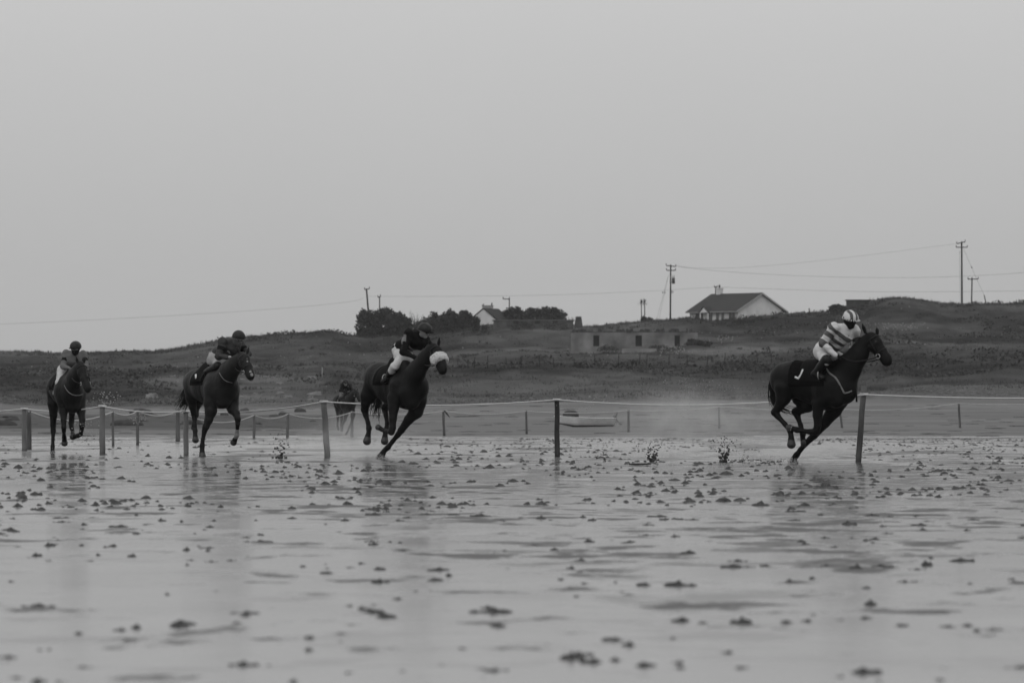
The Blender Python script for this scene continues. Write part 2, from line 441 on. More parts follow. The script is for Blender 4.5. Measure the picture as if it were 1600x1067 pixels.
    vegc = math_('MULTIPLY', at.outputs["Fac"], rng(veg, .38, .64, .55, 1.45, False))
    hillm = rng(math_('ADD', y, math_('MULTIPLY', math_('SUBTRACT', v2, .5), 30)), 424, 434, 0, 1)
    # pebbly edge at the foot of the slope
    peb = math_('MULTIPLY', rng(y, 445, 480, 1, 0), rng(noise(3, 3), .5, .62, 0, 1))
    vegc = mixf(peb, vegc, .16)
    col = mixf(hillm, sandc, vegc)
    Lk(col, b.inputs["Base Color"])
    r_wet = mixf(damp, math_('ADD', rng(p1, .3, .7, -.015, .02, False), math_('ADD', rng(y, 34, 66, .12, .080), rng(y, 84, 150, 0, .045))), .85)
    Lk(mixf(hillm, r_wet, 1.0), b.inputs["Roughness"])
    Lk(mixf(math_('MAXIMUM', damp, hillm), .5, .06), b.inputs["Specular IOR Level"])
    b.inputs["IOR"].default_value = 1.4
    bp = N.new("ShaderNodeBump"); bp.inputs["Strength"].default_value = 1.0; bp.inputs["Distance"].default_value = 1.0
    rip = noise(4.0, 3, (.35, 1.2, 1)); fine = noise(28, 3)
    hh = math_('MULTIPLY', rip, .0007)
    hh = math_('ADD', hh, math_('MULTIPLY', math_('MULTIPLY', fine, damp), .004))
    hh = math_('ADD', hh, math_('MULTIPLY', math_('MULTIPLY', v3, hillm), .25))
    Lk(hh, bp.inputs["Height"]); Lk(bp.outputs[0], b.inputs["Normal"])
build_ground_mat(gm)
gnd = mesh_obj("ground", V, Fq, gm, smooth=True)
add_tone(gnd.data, tone(X.ravel(), Yg.ravel(), Z.ravel()))
tag(gnd, "wet reflecting sand flat rising to a grassy slope", kind="structure")

# ---------------------------------------------------------------- horse builder
def unit(v): v = np.asarray(v, float); return v / (np.linalg.norm(v) + 1e-12)
class Fig:
    def __init__(s, D0, pxc, yaw):
        s.D0, s.pxc, s.th = D0, pxc, math.radians(yaw)
        s.f = np.array([math.cos(s.th), -math.sin(s.th), 0]); s.r = np.array([-math.sin(s.th), -math.cos(s.th), 0])
        s.base = np.array([(pxc - 800) / FPX * D0, D0, 0.0]); s.base[2] = float(ground(s.base[0], s.base[1]))
    def l(s, px, py, l=0.0):
        sc = FPX / s.D0; Xm = (px - s.pxc) / sc
        return P(px, py, s.D0 - (Xm * math.tan(s.th) + l * (math.sin(s.th) ** 2 / math.cos(s.th) + math.cos(s.th))))
    def d(s, px, py, dep): return P(px, py, s.D0 - dep)
    def mirror(s, p):
        q = np.asarray(p, float) - s.base; l = float(q @ s.r); return s.base + q - 2 * l * s.r

def ring(mb, c, axis, upv, latv, ru, rl, t=.011, n=18, a0=0, a1=2 * math.pi, flat=1.0):
    pts = []
    for i in range(n + 1):
        a = a0 + (a1 - a0) * i / n; pts.append(np.asarray(c) + np.asarray(upv) * ru * math.cos(a) + np.asarray(latv) * rl * math.sin(a))
    mb.tube(pts, t, 5, cap=True)

def hair(mb, root, tips, n, spread, r0=.008, seed=0, curl=.03, steps=7):
    """strands from around root through the guide points"""
    rg = random.Random(seed); G = [np.asarray(root, float)] + [np.asarray(t, float) for t in tips]
    for s_ in range(n):
        o = np.array([rg.uniform(-1, 1), rg.uniform(-1, 1), rg.uniform(-1, 1)]); ln = rg.uniform(.65, 1.0)
        o2 = np.array([rg.gauss(0, 1), rg.gauss(0, 1), rg.gauss(0, 1)]); ph = rg.uniform(0, 6)
        pts = []; rs = []
        for i in range(steps + 1):
            t = i / steps * ln; u = t * (len(G) - 1); k = min(int(u), len(G) - 2); fr = u - k
            p = G[k] * (1 - fr) + G[k + 1] * fr
            p = p + o * spread[0] * (1 - t) + o2 * spread[1] * t * .5 + np.array([math.sin(ph + t * 5), 0, math.cos(ph + t * 4)]) * curl * t
            pts.append(p); rs.append(r0 * (1 - .75 * i / steps))
        mb.tube(pts, rs, 4)

def make_horse(fg, J, label, group, coat, res=.014, socks=(), number=None, extras=True):
    """J: joints. trunk list [(pt, r, q)], neck, head, legs{name:[(pt,r)...]}, tail points"""
    lat = fg.r; org = fg.base
    root = empty("race_horse", org, label, "horse", group)
    pr = []
    pr += chain(J['trunk'], .10, lat=lat)
    for a in J.get('mass', []): pr.append(seg(a[0], a[1], a[2], a[3], .08, a[4] if len(a) > 4 else 1.2, lat))
    pr += chain(J['neck'], .08, 1.45, lat)
    hl = J.get('headlat', lat)
    pr += chain(J['head'], .035, 1.35, hl)
    hd = J['head']; h0, h1 = hd[0][0], hd[-1][0]; hax = unit(h1 - h0); hup = unit(np.cross(hl, hax));
    if hup[2] < 0: hup = -hup
    # jaw, cheeks, nostril and eye ridges
    for s_ in (1, -1):
        ck = h0 + (h1 - h0) * .30 - hup * .045 + hl * s_ * .035; pr.append(seg(ck, ck + hax * .07, .055, .035, .03))
        ey = h0 + (h1 - h0) * .27 + hup * .052 + hl * s_ * .062; pr.append(seg(ey - hax * .02, ey + hax * .02, .018, .016, .02))
        ns = h1 + hax * .01 + hup * .02 + hl * s_ * .034; pr.append(seg(ns, ns + hup * .012, .022, .02, .02))
    chin = h1 - hup * .055 - hax * .01; pr.append(seg(chin, chin + hax * .015, .03, .026, .025))
    for (b_, t_) in J['ears']:
        b_, t_ = np.asarray(b_), np.asarray(t_); m_ = b_ * .5 + t_ * .5
        pr += chain([(b_, .026), (m_, .029), (t_, .009)], .012)
    hoofs = []
    legprims = {}
    for nme, ch in J['legs'].items():
        lc = chain(ch[:-1], .028)
        legprims[nme] = lc; pr += lc
        # bony points of the joints
        a, b_ = np.asarray(ch[-2][0]), np.asarray(ch[-1][0])
        r = ch[-1][1]; dirn = unit(b_ - a)
        hf = [seg(a, a + (b_ - a) * .45, ch[-2][1], r * .72, .02), seg(a + (b_ - a) * .45, b_, r * .80, r * 1.08, .012)]
        pr += hf; hoofs.append(hf[1])
    ppl = list(pr)
    leg_all = []
    for nme in legprims: leg_all += legprims[nme]
    sockpts = [(np.asarray(c), rr) for c, rr in socks]
    def colr(C):
        m = np.zeros(len(C), int)
        for h in hoofs:
            d, t = seg_dist(h, C[:, 0], C[:, 1], C[:, 2]); m[(d < .012) & (t > .12)] = 1
        for c, rr in sockpts: m[(np.linalg.norm(C - c, axis=1) < rr) & (m == 0)] = 2
        # blaze or star
        for c, rr in J.get('star', []): m[np.linalg.norm(C - c, axis=1) < rr] = 2
        return m
    blob("body", pr, [coat, J.get('hoofmat', M_hoof), M_sock], root, org, res, color=colr)
    # eyes and nostrils
    for s_ in (1, -1):
        mb = MB(); ey = h0 + (h1 - h0) * .27 + hup * .056 + hl * s_ * .074; mb.ball(ey, .019, n=10); mb.obj("eye", mat("eye_gloss", .006, .08, .6), root, org, True)
        mb = MB(); ns = h1 + hax * .024 + hup * .024 + hl * s_ * .040; mb.ball(ns, .016, n=8); mb.obj("nostril", mat("nostril_dark", .004, .9, .1), root, org, True)
    # mane
    mb = MB(); nk = J['neck']; rg = random.Random(3)
    for i in range(90):
        t = i / 89 * (len(nk) - 1); k = min(int(t), len(nk) - 2); fr = t - k
        c = nk[k][0] * (1 - fr) + nk[k + 1][0] * fr; rr = nk[k][1] * (1 - fr) + nk[k + 1][1] * fr
        ax_ = unit(nk[k + 1][0] - nk[k][0]); up = unit(np.cross(ax_, lat)); up = up if up[2] > 0 else -up
        p0 = c + up * rr * .96; side = lat * rg.choice((-1, -1, 1)) * rg.uniform(.01, .05)
        mb.tube([p0, p0 + up * .022 + side * .6, p0 + side * 1.6 - up * rg.uniform(.02, .06) - ax_ * .03], [.013, .010, .003], 4)
    mb.obj("mane", mat("horse_hair", .006, .7, .15, .3, 30), root, org, True)
    # tail
    mb = MB(); hair(mb, J['tail'][0], J['tail'][1:], 70, J.get('tailspread', (.035, .07)), .010, seed=5)
    mb.obj("tail", mat("horse_hair"), root, org, True)
    # bridle
    up = hup
    hp = lambda t: h0 + (h1 - h0) * t
    def hr(t):
        k = t * (len(hd) - 1); i = min(int(k), len(hd) - 2); return hd[i][1] * (1 - k + i) + hd[i + 1][1] * (k - i)
    mb = MB()
    for t in (.10, .62): ring(mb, hp(t), hax, up, hl, hr(t) + .012, hr(t) / 1.3 + .014, .011)
    for s_ in (1, -1): mb.tube([hp(.10) + hl * s_ * (hr(.1) / 1.3 + .014), hp(.35) + hl * s_ * (hr(.35) / 1.3 + .02) - up * .01, hp(.66) + hl * s_ * (hr(.66) / 1.3 + .018) - up * .03], .010, 5)
    br = mb.obj("bridle", M_black, root, org, True)
    for s_ in (1, -1):
        mb = MB(); ring(mb, hp(.72) + hl * s_ * (hr(.72) / 1.3 + .02) - up * .045, hl, up, hax, .034, .034, .007, 12); mb.obj("bit_ring", M_metal, br, org, True)
    J['_hp'] = hp; J['_hl'] = hl; J['_hr'] = hr; J['_up'] = up
    # saddle cloth hugging the back
    sc = J['saddle']     # centre point (on spine)
    tp = [seg(*(p[:4]), .10, p[5], p[6]) for p in pr[:len(J['trunk']) - 1]] + [seg(a[0], a[1], a[2], a[3], .08, a[4] if len(a) > 4 else 1.2, lat) for a in J.get('mass', [])]
    f = fg.f
    def reg(a0, a1, zlo):
        def c(X, Y, Z):
            al = (X - sc[0]) * f[0] + (Y - sc[1]) * f[1]
            return np.maximum(np.maximum(a0 - al, al - a1), zlo - Z)
        return c
    blob("saddle_cloth", tp, J.get('clothmat', mat("saddle_cloth", .006, .95, .03, .2, 20)), root, org, res, .016, reg(-.40, .24, sc[2] - .36))
    blob("saddle", tp, mat("saddle_leather", .004, .7, .06), root, org, res, .040, reg(-.20, .20, sc[2] - .30))
    blob("girth", tp, mat("girth_web", .012, .8, .2), root, org, res, .010, reg(.02, .11, -9))
    return root, J, pr

# ---------------------------------------------------------------- rider builder
def glove(name, wrist, hand, side, m, parent, org):
    """a closed hand: palm, four curled fingers of different lengths and a thumb from the side of the palm"""
    wrist, hand = np.asarray(wrist, float), np.asarray(hand, float)
    ax = unit(hand - wrist); sd_ = unit(np.cross(ax, (0, 0, 1))) * side; dn = unit(np.cross(ax, sd_)); dn = dn if dn[2] < 0 else -dn
    p0 = wrist; p1 = wrist + ax * .085
    pr = [seg(p0, p0 + ax * .03, .028, .030, .01)]
    for i, (o, ln) in enumerate(((-.030, .90), (-.010, 1.0), (.010, .95), (.030, .78))):
        kn = p1 + sd_ * o - ax * abs(o) * .2
        pr.append(seg(p0 + ax * .03 + sd_ * o * .6, kn, .020, .0125, .008))
        a = kn + (ax * .55 + dn * .8) * .038 * ln; b_ = a + (dn * .75 - ax * .65) * .028 * ln; c = b_ + (-ax * .9) * .020 * ln
        pr += chain([(kn, .0115), (a, .0105), (b_, .0098), (c, .0088)], .003)
    th = p0 + ax * .035 - sd_ * .030
    pr += chain([(th, .014), (th + ax * .030 - sd_ * .012 + dn * .014, .0125), (th + ax * .050 + sd_ * .006 + dn * .026, .010)], .006)
    return blob(name, pr, m, parent, org, .0042)

def make_rider(fg, R, label, group):
    org = R['pelvis'].copy()
    root = empty("person", org, label, "jockey", group)
    g = lambda k: np.asarray(R[k], float)
    shl = unit(g('shR') - g('shL'))
    torso = [seg(g('pelvis'), g('waist'), .132, .128, .06, 1.0), seg(g('waist'), g('chest'), .130, .158, .06), seg(g('chest') - shl * .06, g('chest') + shl * .06, .145, .145, .06),
             seg(g('shL'), g('chest'), .084, .125, .05), seg(g('shR'), g('chest'), .084, .125, .05)]
    arms = []
    for s_ in 'RL': arms.append(chain([(g('sh' + s_), .074), (g('el' + s_), .052), (g('wr' + s_), .030)], .03))
    legs = []
    for s_ in 'RL':
        legs.append(chain([(g('hip' + s_), .105), (g('kn' + s_), .068)], .04) + [seg(g('pelvis'), g('hip' + s_), .11, .105, .05)])
        legs.append(chain([(g('kn' + s_), .062), (g('kn' + s_) * .6 + g('an' + s_) * .4, .060), (g('an' + s_), .040)], .03) + chain([(g('an' + s_), .042), (g('toe' + s_), .030)], .02))
    H = g('head'); fd = unit(R['face']); rt = unit(np.cross(fd, (0, 0, 1))); up = unit(np.cross(rt, fd))
    neck = [seg(g('chest') * .35 + (g('shR') + g('shL')) * .325, H - up * .05, .065, .055, .04)]
    head = [seg(H + up * .02 - fd * .02, H + up * .02 + fd * .01, .092, .088, .03), seg(H + fd * .035 - up * .03, H + fd * .045 - up * .085, .062, .040, .03),
            seg(H + fd * .095 - up * .005, H + fd * .112 - up * .040, .010, .015, .015),           # nose
            seg(H + fd * .080 - up * .085 + rt * .012, H + fd * .080 - up * .085 - rt * .012, .016, .016, .02),  # chin
            seg(H + fd * .082 - up * .064 + rt * .02, H + fd * .082 - up * .064 - rt * .02, .010, .010, .01),
            seg(H + fd * .078 + up * .020 + rt * .03, H + fd * .078 + up * .020 - rt * .03, .016, .016, .02)]
    for s_ in (1, -1): head.append(seg(H + rt * s_ * .082 - up * .015, H + rt * s_ * .086 - up * .045, .014, .010, .008, .8))
    allp = torso + sum(arms, []) + sum(legs, []) + neck + head
    hands = [seg(g('wr' + s_), g('wr' + s_) + unit(g('ha' + s_) - g('wr' + s_)) * .06, .026, .022, .01) for s_ in 'RL']
    blob("body", allp + hands, M_skin, root, org, .012, -.006)
    # jacket
    jp = torso + sum(arms, [])
    blob("jacket", jp + [seg(neck[0][0], neck[0][0] * .5 + neck[0][1] * .5, .078, .066, .03)], R['jmats'], root, org, .0095, .008, color=(lambda C: R['jcol'](C, torso, arms, R)), smooth_it=2, wrinkle=(.026, 11))
    blob("breeches", sum(legs[0::2], []) + sum([chain([(g('kn' + s_), .066), (g('kn' + s_) * (1 - R.get('shank', .38)) + g('an' + s_) * R.get('shank', .38), .058)]) for s_ in 'RL'], []) + [seg(g('pelvis'), g('pelvis') + (g('waist') - g('pelvis')) * .35, .128, .12, .05)],
         R.get('breechmat', M_white), root, org, .012, .010, smooth_it=2, wrinkle=(.020, 12))
    for s_ in 'RL':
        kn, an, toe = g('kn' + s_), g('an' + s_), g('toe' + s_); st = R.get('boot0', .18)
        b0 = kn * (1 - st) + an * st; kr = .066 if st > 0 else .080
        blob("boot", chain([(b0, kr), (b0 * .5 + an * .5, .060), (an, .045)], .02) + chain([(an, .048), (toe, .034)], .02) + [seg(an, an + unit(an - toe) * .03 - unit(kn - an) * .02, .04, .03, .02)],
             M_black, root, org, .012, .008)
        glove("glove", g('wr' + s_), g('ha' + s_), 1 if s_ == 'R' else -1, R.get('glovemat', M_black), root, org)
        # stirrup iron under the boot
        mb = MB(); c = an * .45 + toe * .55; ring(mb, c + np.array([0, 0, .02]), fg.f, (0, 0, 1), fg.r, .075, .055, .008, 14)
        mb.obj("stirrup", M_metal, root, org, True)
    # helmet with peak
    hp = [seg(H + up * .030 - fd * .018, H + up * .030 + fd * .012, .123, .119, .02)]
    def hclip(X, Y, Z):
        d = (X - H[0]) * up[0] + (Y - H[1]) * up[1] + (Z - H[2]) * up[2]
        fwd = (X - H[0]) * fd[0] + (Y - H[1]) * fd[1] + (Z - H[2]) * fd[2]
        return (.012 + .18 * fwd) * .9 - d
    hm = blob("helmet", hp, R['hmats'], root, org, .0085, 0, hclip, color=(lambda C: R['hcol'](C, H, fd, rt, up)), smooth_it=1)
    pk = []
    for i in range(9):
        a = (i - 4) / 4 * 1.05; dr = fd * math.cos(a) + rt * math.sin(a)
        pk.append(seg(H + dr * .09 + up * .036, H + dr * (.125 + .045 * math.cos(a)) + up * .022, .010, .007, .012))
    blob("peak", pk, R['peakmat'], hm, org, .0065)
    # goggles
    gp = [seg(H + fd * .088 + up * .012 + rt * .034, H + fd * .088 + up * .012 - rt * .034, .027, .027, .01)]
    if R.get('goggles', True):
        gg = blob("goggles", gp, R.get('goggmat', mat("goggle_lens", .015, .12, .6)), root, org, .007)
        mb = MB(); ring(mb, H + up * .018, up, fd, rt, .112, .100, .010, 20); mb.obj("goggle_strap", M_black, gg, org, True)
    else:
        for s_ in (1, -1):
            mb = MB(); mb.ball(H + fd * .086 + up * .004 + rt * s_ * .031, .012, n=8); mb.obj("eye", mat("eye_gloss"), root, org, True)
    if R.get('mask') is not None:
        def mclip(X, Y, Z):
            d = (X - H[0]) * up[0] + (Y - H[1]) * up[1] + (Z - H[2]) * up[2]; return d + .008
        blob("face_mask", head[:5] + [seg(neck[0][0] * .3 + neck[0][1] * .7, neck[0][1], .062, .06, .03)], R['mask'], root, org, .0085, .009, mclip)
    return root

def plain_h(C, H, fd, rt, up): return np.zeros(len(C), int)
def plain_j(C, torso, arms, R): return np.zeros(len(C), int)

# ================================================================ the race
GRP_H = "horses racing along the rope"; GRP_R = "jockeys riding in the race"
M_coat1 = mat("coat_dark_bay", .006, .55, .12, .25, 4, .6, 13)
M_coat2 = mat("coat_black_brown", .006, .56, .12, .3, 4, .6, 13)
M_coat3 = mat("coat_bay", .010, .55, .15, .25, 4, .6, 13)
M_coat4 = mat("coat_brown", .007, .55, .15, .25, 4, .6, 13)

# ---------------------------------------------------------------- leading horse, nearly side on
A = Fig(89.0, 1270, 30); l = A.l
J1 = dict(
 trunk=[(l(1226, 591), .235, 1.0), (l(1240, 592), .262, 1.1), (l(1270, 598), .30, 1.15), (l(1296, 605), .335, 1.3), (l(1315, 604), .255, 1.1)],
 mass=[(l(1300, 574), l(1285, 580), .09, .12), (l(1222, 602, .10), l(1226, 616, .12), .15, .12), (l(1222, 602, -.10), l(1228, 616, -.12), .15, .12),
       (l(1304, 600, .14), l(1308, 626, .14), .13, .11), (l(1308, 600, -.14), l(1314, 626, -.14), .13, .11), (l(1318, 598), l(1322, 614), .18, .15)],
 neck=[(l(1312, 590), .24), (l(1326, 574), .205), (l(1341, 555), .150), (l(1354, 534), .115)],
 head=[(l(1361, 528), .100), (l(1367, 538), .125), (l(1376, 550), .100), (l(1384, 560), .090), (l(1386, 564), .086)],
 ears=[(l(1352, 519, .05), l(1347, 505, .08)), (l(1371, 521, -.05), l(1370, 511, -.06))],
 legs=dict(
  hind_near=[(l(1226, 606, .13), .17), (l(1224, 622, .14), .115), (l(1218, 634, .14), .075), (l(1210.5, 644, .14), .058), (l(1215, 650, .14), .045), (l(1226, 662, .14), .036), (l(1234.5, 672, .14), .045), (l(1236, 681, .14), .040), (l(1236.5, 694, .14), .066)],
  hind_far=[(l(1250, 622, -.12), .13), (l(1262, 634, -.12), .10), (l(1252, 639, -.12), .075), (l(1243, 643, -.12), .060), (l(1246, 650, -.12), .045), (l(1251, 664, -.12), .036), (l(1254.5, 678, -.12), .044), (l(1254, 684, -.12), .036), (l(1256, 692, -.12), .052)],
  fore_near=[(l(1296, 618, .14), .14), (l(1279, 630, .15), .105), (l(1277.5, 648, .15), .075), (l(1277.5, 666, .15), .055), (l(1275, 674, .15), .056), (l(1266, 674.5, .15), .042), (l(1253, 673, .15), .036), (l(1245, 671.5, .15), .044), (l(1241, 670, .15), .036), (l(1234, 668, .15), .050)],
  fore_far=[(l(1311, 626, -.12), .14), (l(1303, 641, -.13), .120), (l(1289, 660, -.13), .082), (l(1272, 680, -.13), .058), (l(1266, 686, -.13), .046), (l(1251, 702, -.13), .037), (l(1244.5, 711, -.13), .046), (l(1240, 716, -.13), .040), (l(1240.5, 724.3, -.13), .068)]),
 socks=[], tail=[l(1210, 583), l(1205.5, 598), l(1206.5, 618), l(1214, 636), l(1240, 646)], saddle=l(1279, 568))
h1, J1, p1 = make_horse(A, J1, "dark bay horse leading the race at the right beside the leaning post", GRP_H, M_coat1,
    socks=[(l(1235, 669, .14), .062), (l(1234, 668, .15), .065)])
# breastplate strap, loose rein, hanging strap, number on the cloth
def surf(fg, prims, px, py, dep_hint=1.5, off=.012):
    """walk from the camera towards the body along the line of sight and stop at its surface"""
    for i in range(700):
        D = fg.D0 - dep_hint + i * .005; q = P(px, py, D)
        dd = min(float(seg_dist(s_, q[0], q[1], q[2])[0]) for s_ in prims)
        if dd < off: return q
    return P(px, py, fg.D0)
def strap(name, fg, prims, pts, r, m, root, org, off=.018, hint=1.5):
    mb = MB(); q = []
    for i in range(len(pts) - 1):
        for t in np.linspace(0, 1, 6)[:-1]:
            q.append(surf(fg, prims, pts[i][0] * (1 - t) + pts[i + 1][0] * t, pts[i][1] * (1 - t) + pts[i + 1][1] * t, hint, off))
    q.append(surf(fg, prims, *pts[-1], hint, off))
    qs = [q[0]] + [(q[i - 1] + 2 * q[i] + q[i + 1]) / 4 for i in range(1, len(q) - 1)] + [q[-1]]
    mb.tube(qs, r, 6); return mb.obj(name, m, root, org, True)
strap("breast_strap", A, p1, [(1289, 573), (1296, 583), (1306, 590.5), (1313, 602), (1319, 614.5)], .016, M_strap, h1, A.base)
strap("breast_strap", A, p1, [(1319, 614.5), (1326, 613), (1331, 610.5)], .013, M_strap, h1, A.base)
mb = MB(); mb.tube([l(1333, 606), l(1338, 607), l(1338.5, 616), l(1338.5, 628)], [.01, .013, .016, .016], 5); mb.obj("martingale", M_black, h1, A.base, True)
def reins(fg, J, hands, root, sag=.10, sides=(1, -1)):
    mb = MB()
    for s_, hnd in zip(sides, hands):
        a = J['_hp'](.72) + J['_hl'] * s_ * (J['_hr'](.72) / 1.3 + .03) - J['_up'] * .05; b_ = np.asarray(hnd, float)
        pts = []
        for i in range(13):
            t = i / 12; p = a * (1 - t) + b_ * t; p = p - np.array([0, 0, 1]) * sag * 4 * t * (1 - t) + fg.r * s_ * .10 * 4 * t * (1 - t) * (1 if t > .2 else t * 5) * .8
            pts.append(p)
        mb.tube(pts, .010, 5)
    return mb.obj("reins", M_black, root, fg.base, True)
def number_mark(fg, prims, strokes, r, root):
    mb = MB()
    for s_ in strokes:
        q = []
        for i in range(len(s_) - 1):
            for t in np.linspace(0, 1, 5)[:-1]: q.append(surf(fg, prims, s_[i][0] * (1 - t) + s_[i + 1][0] * t, s_[i][1] * (1 - t) + s_[i + 1][1] * t, 1.5, .058))
        q.append(surf(fg, prims, *s_[-1], 1.5, .058)); mb.tube(q, r, 6)
    return mb.obj("cloth_number", mat("number_white", .6, .7), root, fg.base, True)
number_mark(A, p1, [[(1242.5, 589), (1247.5, 591.5), (1251.5, 585), (1254.5, 577.5)]], .017, h1)

M_silkW = mat("silk_white", .52, .6, .3, .10, 10, .8, 14); M_silkG = mat("silk_grey", .075, .6, .3, .12, 10, .8, 14)
def hoop_j(C, torso, arms, R):
    allp = torso + arms[0] + arms[1]; bi, bt, _ = nearest(allp, C); m = np.zeros(len(C), int)
    pel, ch = R['pelvis'], R['chest']; ax_ = unit(ch - pel); Lc = np.linalg.norm(ch - pel)
    s_ = (C - pel) @ ax_
    lead = R.get('lead', Lc - .02)
    tor = bi < len(torso)
    m[tor & (s_ < lead) & (np.floor((lead - s_) / .062).astype(int) % 2 == 0)] = 1
    for k, arm in enumerate(arms):
        o = len(torso) + k * 2
        up_ = (bi == o); L_ = np.linalg.norm(arm[0][1] - arm[0][0]); d = bt * L_
        m[up_ & (d > .09) & (d < .165)] = 1; m[up_ & (d > .235)] = 1
        fo = (bi == o + 1); m[fo & (bt < .16)] = 1
    return m
def stripe_h(C, H, fd, rt, up):
    v = C - H - up * .0; a = (v @ rt) / .122
    m = (np.floor((a + 1.17) / .36).astype(int) % 2 == 0).astype(int)
    m[(v @ fd) < -.05] = (np.floor((np.arctan2(v @ up, v @ rt)[(v @ fd) < -.05] + .2) / .5).astype(int) % 2)
    return m
R1 = dict(pelvis=l(1287, 547), waist=l(1296, 541), chest=l(1313, 523), shR=l(1302, 513, .20), shL=l(1334, 517, -.14), elR=l(1285, 537, .30), wrR=l(1306, 555, .24), haR=l(1316, 558, .18),
          elL=l(1339, 543, -.30), wrL=l(1328, 556, -.14), haL=l(1322, 559, -.10), hipR=l(1283, 550, .10), knR=l(1290, 564, .32), anR=l(1273, 584, .27), toeR=l(1286, 590, .30),
          head=l(1328.5, 500, .02) , face=(.50, -.80, -.30), jmats=[M_silkW, M_silkG], jcol=hoop_j, hmats=[M_silkW, M_silkG], hcol=stripe_h, peakmat=M_silkW,
          mask=mat("mask_black", .008, .85, .2), lead=.47, shank=.0, boot0=-.06)
R1['hipL'] = A.mirror(R1['hipR']); R1['knL'] = A.mirror(R1['knR']); R1['anL'] = A.mirror(R1['anR']); R1['toeL'] = A.mirror(R1['toeR'])
r1 = make_rider(A, R1, "jockey in white top with grey hoops and striped cap, on the leading horse", GRP_R)
reins(A, J1, [R1['haR'], R1['haL']], h1, .07)

# ---------------------------------------------------------------- second horse with the sheepskin noseband
B = Fig(101.5, 622, 62); d = B.d
J2 = dict(
 trunk=[(d(591, 590, -.80), .27, 1.0), (d(596, 593, -.62), .29, 1.05), (d(614, 602, -.10), .33, 1.15), (d(638, 606, .40), .36, 1.2), (d(648, 604, .58), .29, 1.0)],
 mass=[(d(618, 570, .10), d(634, 574, .45), .11, .13), (d(582, 606, -.62), d(578, 622, -.62), .15, .11, 1.0), (d(594, 604, -.86), d(592, 616, -.88), .13, .10, 1.0),
       (d(620, 604, .55), d(616, 626, .58), .13, .10, 1.0), (d(652, 612, .50), d(654, 630, .50), .15, .12, 1.0), (d(638, 614, .68), d(642, 628, .70), .17, .14, 1.0)],
 neck=[(d(641, 596, .62), .25), (d(651, 581, .82), .195), (d(662, 564, 1.0), .150), (d(673, 547, 1.14), .120)],
 head=[(d(678, 545, 1.18), .105), (d(682, 552, 1.24), .135), (d(687, 564, 1.36), .118), (d(690.5, 573, 1.44), .104), (d(691.5, 577, 1.48), .100)],
 headlat=np.array([-.80, -.60, 0]),
 ears=[(d(673, 540, 1.16), d(671, 529, 1.18)), (d(685, 541, 1.12), d(686.5, 527, 1.12))],
 legs=dict(
  hind_near=[(d(580, 606, -.60), .16), (d(573, 618, -.60), .115), (d(571, 630, -.62), .080), (d(570, 640, -.68), .068), (d(571.5, 648, -.68), .050), (d(575, 660, -.62), .038), (d(576.5, 669, -.6), .048), (d(576, 676, -.58), .040), (d(573.5, 689, -.56), .070)],
  hind_far=[(d(606, 612, -.5), .13), (d(612, 630, -.30), .10), (d(605, 633, -.35), .072), (d(601, 637, -.42), .060), (d(603, 648, -.36), .043), (d(605, 661, -.30), .037), (d(604, 671, -.28), .046), (d(602, 677, -.27), .040), (d(601, 689, -.26), .066)],
  fore_near=[(d(616, 622, .55), .13), (d(615, 637, .60), .095), (d(614, 654, .66), .068), (d(613.5, 669, .70), .056), (d(611.5, 675, .70), .054), (d(606, 674, .55), .038), (d(601.5, 673, .42), .042), (d(597, 671, .36), .038), (d(591, 667.5, .30), .052)],
  fore_far=[(d(654, 626, .48), .15), (d(650, 643, .48), .125), (d(639, 655, .45), .085), (d(627, 672, .42), .060), (d(622, 679, .40), .048), (d(613, 690, .36), .038), (d(606, 699, .34), .048), (d(600.5, 704, .33), .042), (d(594.5, 714.5, .32), .070)]),
 tail=[d(597, 584, -1.0), d(594, 604, -1.08), d(590, 622, -1.1), d(588, 640, -1.1), d(586, 652, -1.08)], tailspread=(.03, .13), saddle=d(622, 570, .05))
h2, J2, p2 = make_horse(B, J2, "near-black horse with a fluffy white sheepskin noseband, second in the race", GRP_H, M_coat2)
nb = [seg(J2['_hp'](.60) + J2['_up'] * .055 - J2['_hl'] * .03, J2['_hp'](.60) + J2['_up'] * .055 + J2['_hl'] * .03, .11, .11, .03)]
nbp = []
for i in range(30):
    a = -1.75 + 3.5 * (i % 15) / 14; c = J2['_hp'](.50 if i < 15 else .62) + J2['_up'] * math.cos(a) * .108 + J2['_hl'] * math.sin(a) * .112
    nbp.append(seg(c, c + .001, .060, .060, .02))
blob("sheepskin_noseband", nbp, mat("sheepskin", .50, .95, .1, .25, 40, 1.0, 60), h2, B.base, .010, wrinkle=(.016, 34))
mb = MB(); mb.tube([d(599, 588, -.2), d(603, 586, -.1), d(606, 581, 0), d(609, 577, .1)], .012, 5)
def plainhoop_j(C, torso, arms, R):
    allp = torso + arms[0] + arms[1]; bi, bt, _ = nearest(allp, C); m = np.zeros(len(C), int)
    pel, ch = R['pelvis'], R['chest']; ax_ = unit(ch - pel); s_ = (C - pel) @ ax_; tor = bi < len(torso)
    for a_, b_ in R['bands']: m[tor & (s_ > a_) & (s_ < b_)] = 1
    for k in range(2):
        o = len(torso) + k * 2
        if 'armband' in R: m[(bi == o) & (bt > R['armband'][0]) & (bt < R['armband'][1])] = 1
        if 'sleeve' in R:
            side = (C - arms[k][0][0]) @ unit(np.array([-1, .3, 0.])); m[(bi == o) & (bt > R['sleeve'][0]) & (bt < R['sleeve'][1]) & (side > .02)] = 1
    return m
M_navy = mat("silk_dark", .008, .8, .1, .2, 10, .3, 22); M_band = mat("silk_pale_band", .16, .7, .3, .1, 12)
M_helm = mat("cap_dark", .012, .5, .25, .15, 12)
